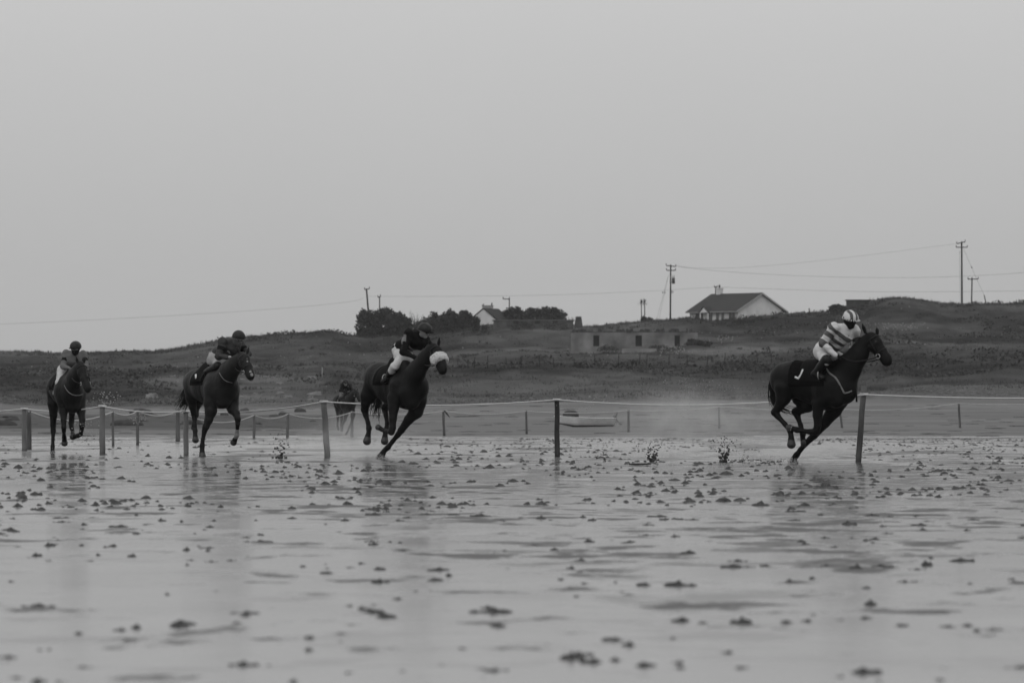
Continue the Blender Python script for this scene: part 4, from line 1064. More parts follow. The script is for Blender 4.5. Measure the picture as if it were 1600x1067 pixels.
def tree(px0, px1, rtop, rbase, D, label, cat="tree", name="tree", seed=1, m=None, n=1700, leaf=.26, group=None, trunk=True):
    rng_ = np.random.default_rng(seed); s_ = FPX / D; W = (px1 - px0) / s_; cx_ = (px0 + px1) / 2
    base = P(cx_, rbase, D); gz = float(ground(base[0], D)); base[2] = gz - .1
    top = P(cx_, rtop, D)[2]; H = top - base[2]
    root = empty(name, base, label, cat, group)
    lobes = []
    for i in range(13):
        x = base[0] + rng_.uniform(-.38, .38) * W; y = D + rng_.uniform(-.3, .3) * W; q = abs(x - base[0]) / (W / 2)
        hh = H * (1 - .42 * q * q) * rng_.uniform(.80, 1.04); rw = W * rng_.uniform(.13, .24); rz = min(H * rng_.uniform(.16, .30), hh * .5)
        lobes.append(((x, y, base[2] + hh - rz), (rw, rw, rz)))
    lobes.append(((base[0], D, base[2] + H * .36), (W * .45, W * .42, H * .38)))
    lobes.append(((base[0], D, base[2] + H * .15), (W * .44, W * .38, H * .22)))
    C = crown_pts(lobes, n, rng_); C = C[C[:, 2] > base[2] - .2]
    Vq, Fq_ = quads(C, leaf, rng_); mesh_obj("crown", Vq, Fq_, m or M_leafD, root, base)
    if trunk:
        mb = MB(); mb.tube([base - np.array([0, 0, .2]), base + np.array([.05 * W, 0, H * .35]), base + np.array([.02 * W, 0, H * .7])], [.16 * H / 5, .11 * H / 5, .04], 7)
        for i in range(5):
            l_ = lobes[i]; a = base + np.array([.04 * W, 0, H * rng_.uniform(.15, .4)]); mb.tube([a, (a + np.array(l_[0])) / 2 + np.array([0, 0, -.1]), np.array(l_[0])], [.07, .05, .02], 5)
        mb.obj("trunk", M_bark, root, base, True)
    return root
TG = "windblown trees on the ridge"
tree(554, 592, 482.5, 527, 890, "dense rounded tree at the left end of the ridge row, beneath the tilted pole", seed=2, n=2600, group=TG)
tree(576, 626, 478.5, 527, 893, "tallest broad tree of the left ridge clump, a thin pole top above it", seed=3, n=3200, group=TG)
tree(602, 644, 488, 527, 888, "lower tree sloping off the right side of the left ridge clump", seed=4, n=2000, group=TG)
tree(638, 668, 498, 526, 889, "low loose bush between the left tree clump and the middle trees", "bush", "bush", seed=5, n=900, leaf=.2, m=M_leafM)
tree(660, 698, 487, 524, 891, "first tree of the middle row on the ridge, behind the second jockey's head", seed=6, n=2000, group=TG)
tree(684, 722, 484, 523, 888, "middle tree of the row left of the white cottage", seed=7, n=2200, group=TG)
tree(713, 739, 483.5, 520, 893, "tree touching the left side of the white cottage gable", seed=8, n=1800, group=TG)
tree(737, 750, 491, 512, 876, "small dark tree standing in front of the white cottage gable", seed=9, n=600, leaf=.2, group=TG)
tree(751, 763, 505, 513, 870, "tiny bush at the foot of the white cottage gable", "bush", "bush", seed=10, n=260, leaf=.16)
tree(779, 824, 478.5, 506, 903, "rounded tree just right of the white cottage roof, under the T-shaped pole", seed=11, n=2000, group=TG)
tree(808, 854, 480.5, 506, 905, "middle tree of the row right of the white cottage", seed=12, n=1700, group=TG)
tree(836, 882, 478.5, 506, 903, "last tree at the right end of the ridge row, above the low stone shed", seed=13, n=1900, group=TG)
tree(1293, 1323, 475.5, 492, 893, "round dark bush beside the square stone hut on the ridge", "bush", "bush", seed=14, n=1500, leaf=.18)
tree(1000, 1012, 494, 503, 899, "small bush at the foot of the two thin palms", "bush", "bush", seed=15, n=300, leaf=.16)
tree(1011, 1019, 495, 503, 899, "spiky little bush right of the two thin palms", "bush", "bush", seed=16, n=160, leaf=.16)
tree(1020, 1030, 500, 505, 897, "squat black bush left of the transformer pole", "bush", "bush", seed=17, n=220, leaf=.15)
# bare twigs in the gap of the hedge and by the shed
def twigs(px, rbase, rtop, D, wpx, label, seed, n=16):
    rg = random.Random(seed); s_ = FPX / D; b_ = P(px, rbase, D); b_[2] = float(ground(b_[0], D)) - .1; H = P(px, rtop, D)[2] - b_[2]
    root = empty("bare_shrub", b_, label, "shrub"); mb = MB()
    for i in range(n):
        dx = rg.uniform(-.5, .5) * wpx / s_; t_ = b_ + np.array([dx, rg.uniform(-.3, .3), H * rg.uniform(.6, 1)]); m_ = b_ + np.array([dx * .3, 0, H * .5])
        mb.tube([b_, m_, t_], [.05, .035, .012], 4)
        for j in range(4):
            q = m_ + (t_ - m_) * rg.random(); mb.tube([q, q + np.array([rg.uniform(-.4, .4), rg.uniform(-.2, .2), rg.uniform(.1, .5)])], [.02, .008], 3)
    mb.obj("branches", M_bark, root, b_)
twigs(650, 515, 487, 892, 26, "half-bare shrub poking up between the left clump and the middle trees", 3)
twigs(880, 508, 490, 900, 10, "bare shrub right of the last ridge tree", 4, 9)
twigs(892, 508, 496, 885, 14, "thin bare shrub leaning against the stone stump", 5, 8)

def palm(px, rtop, D, label, seed):
    rg = random.Random(seed); b_ = P(px, 502, D); b_[2] = float(ground(b_[0], D)) - .1; t_ = P(px + .2, rtop + 4, D)
    root = empty("palm_tree", b_, label, "palm", "two thin palms on the ridge")
    mb = MB(); mb.tube([b_, b_ * .5 + t_ * .5 + np.array([.05, 0, 0]), t_], [.10, .08, .07], 7); mb.obj("trunk", M_bark, root, b_, True)
    mb = MB()
    for i in range(60):
        a = rg.uniform(0, 6.28); e = rg.uniform(-.5, 1.4); ln = rg.uniform(.6, .95); d_ = np.array([math.cos(a) * math.cos(e), math.sin(a) * math.cos(e), math.sin(e)])
        sd_ = unit(np.cross(d_, (0.01, 0, 1))) * .035; p1 = t_ + d_ * ln * .6; p2 = t_ + d_ * ln - np.array([0, 0, .12])
        mb.add([t_ - sd_, t_ + sd_, p1 + sd_ * .8, p1 - sd_ * .8, p2], [(0, 1, 2, 3), (3, 2, 4)])
    mb.obj("crown", M_leafM, root, b_)
palm(1001.8, 470, 905, "left one of the two thin palms beside the transformer pole", 1)
palm(1006.8, 469, 906, "right one of the two thin palms beside the transformer pole", 2)

# grass and scrub
def scatter(name, label, n, d0, d1, hgt, wid, blades, m, seed, dens_fn=None, cat="grass", pxr=(-150, 1750), power=1.0):
    rg = np.random.default_rng(seed); px = rg.uniform(pxr[0], pxr[1], n); D = d0 + (d1 - d0) * rg.random(n) ** power
    x = (px - 800) / FPX * D
    if dens_fn is not None:
        k = dens_fn(px, D, x) > rg.random(n); px, D, x = px[k], D[k], x[k]
    z = ground(x, D); n = len(px); Vs = []; 
    ang = rg.uniform(0, 6.283, (n, blades)); lean = rg.uniform(.1, .6, (n, blades)); h = hgt * rg.uniform(.4, 1.15, (n, blades)) * rg.uniform(.5, 1.3, n)[:, None]
    ox = x[:, None] + rg.normal(0, wid, (n, blades)); oy = D[:, None] + rg.normal(0, wid, (n, blades)); oz = np.broadcast_to(z[:, None], (n, blades)) - .05
    bw_ = hgt * .16
    B0 = np.stack([ox - bw_, oy, oz], -1); B1 = np.stack([ox + bw_, oy, oz], -1)
    T = np.stack([ox + np.cos(ang) * lean * h, oy + np.sin(ang) * lean * h, oz + h], -1)
    V = np.stack([B0, B1, T], 2).reshape(-1, 3); F = np.arange(len(V)).reshape(-1, 3)
    o = mesh_obj(name, V, F, m, None, (0, 600, 0)); tg = tone(x, D, z) * rg.uniform(.6, 1.7, n)
    add_tone(o.data, np.repeat(tg, blades * 3)); tag(o, label, cat, kind="stuff"); return o
scatter("grass", "rough grass covering the slope behind the beach", 17000, 440, 915, .24, .38, 5, M_grass, 1)
scatter("grass", "taller fringe of grass along the ridge line", 3600, 880, 915, .42, .22, 5, M_grass, 2)
def stuff_scrub(name, label, n, m, seed, r0, r1, d0, d1, thr, leafs=46, lsz=.20, tmax=1.0):
    rg = np.random.default_rng(seed); px = rg.uniform(-150, 1750, n); D = rg.uniform(d0, d1, n); x = (px - 800) / FPX * D
    k = (vnoise(x / 14, D / 30, seed) > thr) & (tone(x, D, ground(x, D)) < tmax); px, D, x = px[k], D[k], x[k]; Vs = []; Fs = []; c = 0
    for i in range(len(px)):
        r = rg.uniform(r0, r1); z = float(ground(x[i], D[i])); u = rg.normal(size=(leafs, 3)); u /= np.linalg.norm(u, axis=1)[:, None]
        C = np.array([x[i], D[i], z]) + u * np.array([r * 1.7, r * 1.3, r * .62]) * (rg.uniform(.4, 1, leafs) ** .5)[:, None]
        C = C[C[:, 2] > z - .1]; V_, F_ = quads(C, lsz * (.6 + r * .4), rg); Vs.append(V_); Fs.append(F_ + c); c += len(V_)
    o = mesh_obj(name, np.concatenate(Vs), np.concatenate(Fs), m, None, (0, 600, 0)); tag(o, label, "scrub", kind="stuff")
stuff_scrub("low_scrub", "dark heather-like scrub in patches over the slope", 1900, mat("leaf_heather", .040, .9, .15, .5, .8), 21, .45, 1.15, 560, 912, .48, tmax=.045)
stuff_scrub("low_scrub", "paler bracken in patches over the slope", 1800, mat("leaf_pale", .062, .95, .1, .4, .8), 22, .35, .8, 500, 905, .60, tmax=1)
# white flower heads and thistles dotted over the slope
rg = np.random.default_rng(5); mb = MB(); n = 450
for i in range(n):
    px = rg.uniform(-50, 1650); D = rg.uniform(640, 890); x = (px - 800) / FPX * D
    if vnoise(np.array(x / 10), np.array(D / 25), 77) < .58: continue
    z = float(ground(x, D)); mb.ball((x, D, z + rg.uniform(.3, .7)), rg.uniform(.05, .11), n=4)
for (p0, p1, r0_, r1_, k) in ((940, 975, 538, 550, 90), (1030, 1070, 537, 552, 60), (1120, 1145, 524, 532, 30), (1350, 1450, 505, 516, 60)):
    for i in range(k):
        px = rg.uniform(p0, p1); row = rg.uniform(r0_, r1_); D = hit(px, row + 4, 430) - .6; p = P(px, row, D); mb.ball(p, rg.uniform(.05, .10), n=4)
o = mb.obj("wild_flowers", mat("petal", .24, .8), None, (0, 700, 0)); tag(o, "tiny pale flower heads dotted over the slope and before the ruin", "flowers", kind="stuff")

# ================================================================ buildings
M_wall = mat("render_white", .60, .9, .2, .12, .8); M_slate = mat("roof_slate", .018, .8, .3, .25, 1.2, stretch=(1, 1, 3)); M_pane = mat("window_pane", .030, .15, .5)
M_frame = mat("window_frame", .38, .6); M_trim = mat("barge_board", .30, .7); M_dark = mat("door_dark", .05, .6)
gd = np.array([.788, .615, 0]); ld = np.array([-.615, .788, 0]); up3 = np.array([0, 0, 1.])
HD = 932.0; c0 = P(1152, 486, HD); eave = c0[2]; base = P(1152, 511, HD)[2]; apex = P(1152, 456.5, HD)[2]; c0 = np.array([c0[0], HD, base])
W_, L_ = 10.8, 13.0
house = empty("bungalow", c0, "white bungalow with a dark slate roof and small porch gable on the ridge", "house")
def pt(g, l_, z): return c0 + gd * g + ld * l_ + up3 * (z)
he, ha = eave - base, apex - base
mb = MB()
pent = [pt(.4, .3, 0), pt(W_ - .4, .3, 0), pt(W_ - .4, .3, he), pt(W_ / 2, .3, ha - .30), pt(.4, .3, he)]
mb.prism(pent, ld * (L_ - .6)); mb.obj("wall", M_wall, house, c0)
def slab(mb, a, b_, c, d_, t=.16, m=0):
    nrm = unit(np.cross(np.array(b_) - a, np.array(d_) - a)); nrm = nrm if nrm[2] > 0 else -nrm
    mb.prism([np.array(a), np.array(b_), np.array(c), np.array(d_)], nrm * t, m)
mb = MB()
slab(mb, pt(-.15, 0, he - .08), pt(-.15, L_, he - .08), pt(W_ / 2, L_, ha - .14), pt(W_ / 2, 0, ha - .14)); slab(mb, pt(W_ + .15, 0, he - .08), pt(W_ + .15, L_, he - .08), pt(W_ / 2, L_, ha - .14), pt(W_ / 2, 0, ha - .14))
rf = mb.obj("roof", M_slate, house, c0)
mb = MB()
for a, b_ in ((pt(-.2, -.03, he - .22), pt(W_ / 2, -.03, ha - .30)), (pt(W_ + .2, -.03, he - .22), pt(W_ / 2, -.03, ha - .30))):
    mb.prism([a, b_, b_ + up3 * .26, a + up3 * .26], -ld * .06)
mb.obj("barge_board", M_trim, house, c0)
mb = MB(); mb.tube([pt(-.24, -.05, he - .10), pt(-.24, L_, he - .10)], .08, 6); mb.tube([pt(W_ + .22, -.05, he - .12), pt(W_ + .22, L_, he - .12)], .08, 6); mb.tube([pt(W_ + .16, .1, he - .15), pt(W_ - .25, .22, he - .6), pt(W_ - .3, .22, 0)], .05, 6); mb.obj("gutter", M_trim, house, c0, True)
def face_box(mb, g, l0, l1, z0, z1, t=.06, m=0):
    mb.prism([pt(g, l0, z0), pt(g, l1, z0), pt(g, l1, z1), pt(g, l0, z1)], -gd * t, m)
for (pa, pb, zt, zb, kind) in ((1087, 1098, .25, 2.6, 'garage_door'), (1106, 1112, .25, 1.7, 'window'), (1118, 1122, .25, 1.7, 'window'), (1126, 1129.5, .25, 1.7, 'window'), (1137, 1146, .25, 1.6, 'window')):
    la, lb = (1152 - pb) / 5.85, (1152 - pa) / 5.85
    if kind == 'garage_door':
        mb = MB(); face_box(mb, .398, la, lb, he - zb, he - zt, .03); mb.obj(kind, M_dark, house, c0)
    else:
        mb = MB(); face_box(mb, .398, la - .07, lb + .07, he - zt - .0 - 1.45, he - zt + .07, .04); wf = mb.obj("window", M_frame, house, c0)
        mb = MB(); mid = (la + lb) / 2
        face_box(mb, .356, la, mid - .03, he - zt - 1.38, he - zt, .01); face_box(mb, .356, mid + .03, lb, he - zt - 1.38, he - zt, .01); mb.obj("pane", M_pane, wf, c0)
# porch gable
l0, l1 = (1152 - 1112) / 5.85, (1152 - 1099) / 5.85; lm = (l0 + l1) / 2
mb = MB(); mb.prism([pt(-.5, l0, he - .15), pt(-.5, l1, he - .15), pt(-.5, lm, he + .75)], gd * 2.0); mb.obj("porch_gable", M_wall, house, c0)
mb = MB(); slab(mb, pt(-.62, l0 - .15, he - .20), pt(1.9, l0 - .15, he - .20), pt(1.9, lm, he + .80), pt(-.62, lm, he + .80), .08); slab(mb, pt(-.62, l1 + .15, he - .20), pt(1.9, l1 + .15, he - .20), pt(1.9, lm, he + .80), pt(-.62, lm, he + .80), .08); mb.obj("porch_roof", M_slate, house, c0)
for lx in (l0 + .1, l1 - .1):
    mb = MB(); mb.box(pt(-.42, lx, he / 2 - .1), (.18, .18, he), 0); mb.obj("porch_post", M_wall, house, c0)
lc = (1152 - 1127) / 5.85 + 5.1
cc = pt(W_ / 2, 0, ha) + ld * (1191.6 - 1127.5) / 5.85
mb = MB(); mb.box(cc + up3 * .35, (1.05, .7, 1.0), math.atan2(ld[1], ld[0])); mb.box(cc + up3 * .88, (1.2, .85, .12), math.atan2(ld[1], ld[0])); ch = mb.obj("chimney", M_wall, rf, c0)
mb = MB(); mb.tube([cc + up3 * .92, cc + up3 * 1.15, cc + up3 * 1.3, cc + up3 * 1.5], [.16, .13, .17, .08], 8); mb.obj("chimney_pot", M_dark, house, c0, True)

# the smaller cottage among the trees
CD = 898.0; k0 = P(776, 500, CD); kz = P(776, 516, CD)[2]; kr = P(754, 482, CD)[2]; k0 = np.array([k0[0], CD, kz])
cot = empty("cottage", k0, "small white gabled cottage half hidden among the ridge trees", "house")
g2 = unit([-.92, -.39, 0]); l2 = unit([.39, .92, 0]) * np.array([1, 1, 1]); hw = 4.5; hl2 = 5.5
he2 = P(776, 499.5, CD)[2] - kz; ha2 = kr - kz
def p2t(g, l_, z): return k0 + g2 * g + l2 * l_ + up3 * z
mb = MB(); mb.prism([p2t(.1, .1, 0), p2t(hw, .1, 0), p2t(hw, .1, he2), p2t(hw / 2, .1, ha2 - .12), p2t(.1, .1, he2)], l2 * hl2); mb.obj("wall", M_wall, cot, k0)
mb = MB(); slab(mb, p2t(-.25, -.05, he2 - .25), p2t(-.25, hl2 + .3, he2 - .25), p2t(hw / 2, hl2 + .3, ha2 - .05), p2t(hw / 2, -.05, ha2 - .05), .14); slab(mb, p2t(hw + .25, -.05, he2 - .25), p2t(hw + .25, hl2 + .3, he2 - .25), p2t(hw / 2, hl2 + .3, ha2 - .05), p2t(hw / 2, -.05, ha2 - .05), .14)
rf2 = mb.obj("roof", M_slate, cot, k0)
cc = P(762, 481, CD + 2.5)
mb = MB(); mb.box(cc - up3 * .15, (1.75, .7, .9), 0); mb.box(cc + up3 * .34, (1.95, .8, .10), 0); mb.obj("chimney", mat("chimney_render", .26, .9, .2, .2, 2), rf2, k0)
for dx in (-.7, .65):
    mb = MB(); mb.tube([cc + np.array([dx, 0, .39]), cc + np.array([dx, 0, .80 if dx > 0 else .62])], [.12, .10], 7); mb.obj("chimney_pot", M_dark, cot, k0, True)

# low shed, stone stump, square hut
def block(name, px0, px1, rt, rb, D, depth, label, cat, m, cap=None, taper=1.0):
    s_ = FPX / D; W2 = (px1 - px0) / s_; zt = P(px0, rt, D)[2]; zb = P(px0, rb, D)[2] if taper < 1 else min(P(px0, rb, D)[2], float(ground((px0 + px1 - 1600) / 2 / s_, D)) - .2); xc = (px0 + px1 - 1600) / 2 / s_
    o = np.array([xc, D, zb]); root = empty(name, o, label, cat); mb = MB(); mb.box((xc, D + depth / 2, (zb + zt) / 2), (W2, depth, zt - zb), 0, 0, taper); mb.obj("wall", m, root, o)
    if cap: mb = MB(); mb.box((xc, D + depth / 2, zt + .07), (W2 * taper + .35, depth * taper + .35, .14)); mb.obj("roof", cap, root, o)
    return root, o, zt
M_stoneD = mat("stone_dark", .055, .95, .1, .4, 1.2, .6, 4); M_stone = mat("stone_grey", .13, .95, .1, .35, 1.3, .6, 4)
tree(796, 838, 501.5, 511, 871, "low scrub bush in front of the long shed's left half", "bush", "bush", seed=51, n=420, leaf=.16, trunk=False)
tree(846, 890, 502.5, 512, 870, "low scrub bush in front of the long shed's right half", "bush", "bush", seed=52, n=420, leaf=.16, trunk=False, m=M_leafM)
sh, so_, sz = block("stone_shed", 771, 896, 501, 508, 876, 4.0, "long low dark shed with a thin pale flat roof edge right of the cottage", "shed", mat("shed_wall", .075, .95, .1, .4, 1.2, .6, 4), mat("roof_felt", .11, .8, .2, .2, 2))
for px in (806, 840, 868):
    mb = MB(); q = P(px, 503.6, 876); mb.box((q[0], 875.97, q[2]), (.8, .05, .45)); mb.obj("window", mat("opening_dark", .015, .9), sh, so_)
block("stone_stump", 897, 911, 494.5, 512, 868, 1.3, "tapering stump of an old stone chimney at the end of the low shed", "stone stump", M_stoneD, None, .62)
hut, ho, hz = block("stone_hut", 1324, 1360, 469.5, 486, 905, 3.2, "square windowless dark hut on the ridge above the leading jockey", "hut", M_stoneD, mat("hut_cap", .035, .9))

# roofless ruin
RD = hit(990, 550, 500) ; rs = FPX / RD; ry = RD
rz0 = P(990, 551, RD)[2] - .4; rzt = P(990, 519.5, RD)[2]; rz1 = rzt
ro = np.array([(991 - 800) / rs, ry, rz0]); ruin = empty("ruined_cottage", ro, "long roofless ruin with three dark window openings halfway up the slope", "ruin")
def rx(px): return (px - 800) / rs
M_ruin = mat("ruin_render", .15, .95, .1, .62, .42, .7, 3)
mb = MB(); th = .55
xs = [893, 927, 936.5, 993, 1003, 1054, 1062.5, 1090]
wz0, wz1 = P(990, 541, RD)[2], P(990, 524, RD)[2]
def rb_(x0, x1, z0, z1, y0=0, th_=th): mb.box(((rx(x0) + rx(x1)) / 2, ry + y0 + th_ / 2, (z0 + z1) / 2), (rx(x1) - rx(x0), th_, z1 - z0))
for a, b_ in ((893, 927), (936.5, 993), (1003, 1054), (1062.5, 1090)): rb_(a, b_, rz0, rz1)
for a, b_ in ((927, 936.5), (993, 1003), (1054, 1062.5)): rb_(a, b_, rz0, wz0); rb_(a, b_, wz1, rz1)
mb.obj("front_wall", M_ruin, ruin, ro)
mb = MB(); rb_(893, 1090, rz0, rz1 - .5, 6.5); mb.obj("back_wall", M_stoneD, ruin, ro)
for x0, x1 in ((893, 898.5), (1084.5, 1090)):
    mb = MB(); mb.box(((rx(x0) + rx(x1)) / 2, ry + 3.53, (rz0 + rz1 - .1) / 2), (rx(x1) - rx(x0), 5.9, rz1 - .1 - rz0)); mb.obj("end_wall", M_ruin, ruin, ro)
mb = MB(); rg = random.Random(8)
for i in range(230):
    x = rx(rg.uniform(893.5, 1089.5)); sx, sz_ = rg.uniform(.15, .45), rg.uniform(.08, .34) * (1.6 if vnoise(np.array(x), np.array(0.), 4) > .55 else .7)
    mb.box((x, ry + rg.uniform(.12, .42), rz1 + sz_ / 2 - .02), (sx, rg.uniform(.2, .35), sz_), rg.uniform(0, 3), 0, .8)
mb.obj("wall_top_stones", M_stoneD, ruin, ro)
for a, b_ in ((927, 936.5), (993, 1003), (1054, 1062.5)):
    mb = MB(); mb.box(((rx(a) + rx(b_)) / 2, ry + th * .75, (wz0 + wz1) / 2), (rx(b_) - rx(a) + .02, .05, wz1 - wz0 + .02)); mb.obj("window", mat("opening_dark"), ruin, ro)
tree(1070, 1093, 529, 551, RD - 1.6, "overgrown bush swallowing the right end of the ruin", "bush", "bush", seed=41, n=900, leaf=.16, m=M_leafM, trunk=False)
tree(1010, 1046, 538, 552, RD - 2.2, "low bramble patch in front of the ruin between its last two windows", "bush", "bush", seed=42, n=420, leaf=.15, m=M_leafM, trunk=False)
tree(934, 968, 537, 552, RD - 2.0, "low bramble patch in front of the ruin right of its first window", "bush", "bush", seed=43, n=420, leaf=.15, m=M_leafM, trunk=False)
tree(1086, 1112, 531, 551, RD - 3, "rounded scrub bush just beyond the ruin's right end", "bush", "bush", seed=44, n=500, leaf=.17, m=M_leafD, trunk=False)
D2 = RD - 6; q = P(1000, 545, D2)
gw = float(ground(q[0], D2))
mb = MB(); x0, x1 = (972 - 800) / FPX * D2, (1026 - 800) / FPX * D2; mb.box(((x0 + x1) / 2, D2, (gw - .3 + P(1000, 544.5, D2)[2]) / 2), (x1 - x0, .45, P(1000, 544.5, D2)[2] - gw + .3)); 
lw = mb.obj("garden_wall", mat("garden_wall_pale", .20, .9, .1, .3, 1), None, ((x0 + x1) / 2, D2, gw)); tag(lw, "short low pale wall in front of the ruin's middle window", "wall")

# ================================================================ poles and wires
M_pole = mat("pole_tarred", .020, .9, .1); M_wire = mat("wire", .05, .7)
def pole(bpx, tpx, trow, D, r, label, arms=(), name="utility_pole", extra=None):
    b_ = P(bpx, 500, D); b_[2] = float(ground(b_[0], D)) - .3; t_ = P(tpx, trow, D)
    root = empty(name, b_ + up3 * .3, label, "pole"); o = b_ + up3 * .3
    mb = MB(); mb.tube([b_, b_ * .5 + t_ * .5, t_], [r, r * .88, r * .75], 8); mb.obj("shaft", M_pole, root, o, True)
    for (ax0, ax1, r0_, r1_) in arms:
        mb = MB(); a = P(ax0, r0_, D - .12); b2 = P(ax1, r1_, D - .12); mb.tube([a, b2], .075, 4); ar = mb.obj("crossarm", M_pole, root, o)
        for q in (a, b2):
            mb = MB(); mb.tube([q, q + up3 * .18, q + up3 * .34], [.04, .09, .06], 6); mb.obj("insulator", M_dark, ar, o, True)
    return root, o
pole(580.5, 572.5, 451, 925, .17, "tilted pole leaning left above the leftmost ridge tree", [(569.5, 577, 452.5, 451.5)])
pole(594, 593, 463, 930, .12, "short pole with a small bracket rising from the left tree clump", [(590.5, 594.5, 464.5, 463.5)])
pole(795.8, 795.8, 465.5, 930, .12, "T-shaped pole with its arm to the left above the trees right of the cottage", [(786, 796, 467, 467.4)])
r_, o_ = pole(1047.3, 1048, 413.5, 915, .145, "tall pole with two crossarms and a transformer left of the bungalow", [(1041, 1056, 415, 416.5), (1041.5, 1055.5, 422.5, 422.5)])
q = P(1052.2, 438, 914.8); mb = MB(); mb.tube([q - up3 * .55, q - up3 * .5, q + up3 * .35, q + up3 * .42], [.20, .26, .26, .18], 10)
for dx in (-.12, .12): mb.tube([q + np.array([dx, 0, .42]), q + np.array([dx, 0, .85])], [.05, .03], 5)
mb.obj("transformer", M_dark, r_, o_, True)
q = P(1050.3, 456, 914.8); mb = MB(); ring(mb, q, (0, 1, 0), (0, 0, 1), (1, 0, 0), .16, .16, .05, 12); mb.obj("cable_coil", M_dark, r_, o_, True)
mb = MB()
for bx, mpx in ((1026, 1035.5), (1029.5, 1039)):
    a = P(1044.5, 430, 915); b_ = P(bx, 500, 912); mb.tube([a, b_], .018, 3); mb.ball(P(mpx, 457, 914.5), .13, n=6, sc=(.7, .7, 1.2))
mb.obj("guy_wire", M_wire, r_, o_)
pole(1118.2, 1118.2, 447.5, 960, .13, "pole top showing behind the bungalow roof beside its chimney", [(1116.2, 1120.4, 449, 449)])
r_, o_ = pole(1503.2, 1502.6, 377.5, 925, .165, "tallest pole with two crossarms at the right of the ridge", [(1495, 1508, 381, 378), (1494, 1511.5, 386.5, 386.5)])
mb = MB(); a = P(1505.5, 389, 925); b_ = P(1537.8, 461.5, 921); mb.tube([a, a * .5 + b_ * .5 - up3 * .1, b_], .020, 3); mb.ball(a * .60 + b_ * .40, .13, n=6); mb.tube([P(1499, 392, 925), P(1500.5, 474, 925)], .02, 3); mb.obj("guy_wire", M_wire, r_, o_)
pole(1517.6, 1518.8, 433.5, 940, .13, "short T-shaped pole just right of the tallest pole", [(1512.5, 1528.5, 436.3, 436.0)])
pole(1544.5, 1537.7, 461, 921, .10, "short tilted anchor stub at the end of the tallest pole's guy wire", name="anchor_post")
def wire(pts, label, r=.020):
    q = [P(px, row, D) for px, row, D in pts]; V3 = []
    A_ = np.array(q); t = np.linspace(0, 1, len(q)); tt = np.linspace(0, 1, 60)
    deg = min(3, len(q) - 1); V3 = np.stack([np.polyval(np.polyfit(t, A_[:, i], deg), tt) for i in range(3)], 1)
    mb = MB(); mb.tube(list(V3), r, 4); o = mb.obj("power_line", M_wire, None, tuple(V3[0])); tag(o, label, "wire")
wire([(1056, 415.5, 915), (1128, 419, 917), (1200, 414.5, 919), (1350, 400, 922), (1494.5, 380.5, 925)], "overhead wire rising from the transformer pole to the tallest pole", .012)
wire([(1056, 416, 915), (1140, 424, 900), (1300, 434, 880), (1500, 431, 850), (1700, 414, 820)], "overhead wire sagging low from the transformer pole to the right edge", .015)
wire([(575, 463, 925), (750, 463, 930), (900, 459.5, 940), (1000, 455.5, 950), (1118, 448.5, 960)], "thin wire from the tilted pole to the pole behind the bungalow", .014)
wire([(1118, 448.5, 960), (1300, 454.5, 950), (1450, 456, 940), (1700, 453, 920)], "faint wire running right from behind the bungalow", .016)
wire([(-120, 510, 905), (0, 506.5, 910), (300, 492, 918), (450, 480, 922), (574, 465, 925)], "thin wire from the left edge up to the tilted pole", .014)

# ================================================================ small things on the slope
fr = empty("wire_fence", P(940, 575, hit(940, 577, 440)), "thin wire fence of uneven stakes crossing the slope below the ruin", "fence"); fo = np.array(fr.location)
rg = random.Random(2); tops = []
for px in (640, 662, 690, 716, 741, 762, 792, 815, 843, 866, 897, 930, 966, 999, 1010, 1045, 1074, 1105, 1132, 1160, 1184, 1206):
    row = 576 - (px - 640) * .012 + rg.uniform(-1, 1); D = hit(px, row, 440); b_ = on_ground(px, D); h_ = rg.uniform(.9, 1.35)
    mb = MB(); t_ = b_ + np.array([rg.uniform(-.12, .12), 0, h_]); mb.tube([b_ - up3 * .2, t_], [.055, .045], 6); mb.obj("stake", M_pole, fr, fo, True); tops.append(t_ - up3 * .12)
mb = MB()
for dz in (0, -.4):
    mb.tube([t + up3 * dz for t in tops], .010, 3)
mb.obj("wire", M_wire, fr, fo)
D = hit(1201, 552, 440); o = on_ground(1201, D); mb = MB(); mb.tube([o + np.array([-.28, 0, -.1]), o + np.array([-.02, 0, .85])], .06, 5); mb.tube([o + np.array([.30, 0, -.1]), o + np.array([.0, 0, .85])], .06, 5)
ob = mb.obj("crossed_stakes", M_pole, None, o); tag(ob, "two dark stakes leaning together like an A on the pale strip right of the ruin", "stakes")
D = hit(503.5, 595, 436); o = on_ground(503.5, D); mb = MB(); mb.tube([o - up3 * .1, o + up3 * ((595 - 574) / FPX * D)], [.06, .05], 7)
ob = mb.obj("marker_stake", mat("stake_pale", .22, .7), None, o, True); tag(ob, "pale upright marker stake on the slope left of the second horse", "stake")
D = hit(1265, 490, 800, 899); o = on_ground(1264.5, 898); mb = MB(); mb.tube([o - up3 * .1, o + up3 * .35, o + up3 * .6], [.09, .08, .05], 6); mb.ball(o + up3 * .62, .14, n=6)
ob = mb.obj("ridge_post", M_pole, None, o, True); tag(ob, "tiny dark post on the skyline between the bungalow and the round bush", "post")
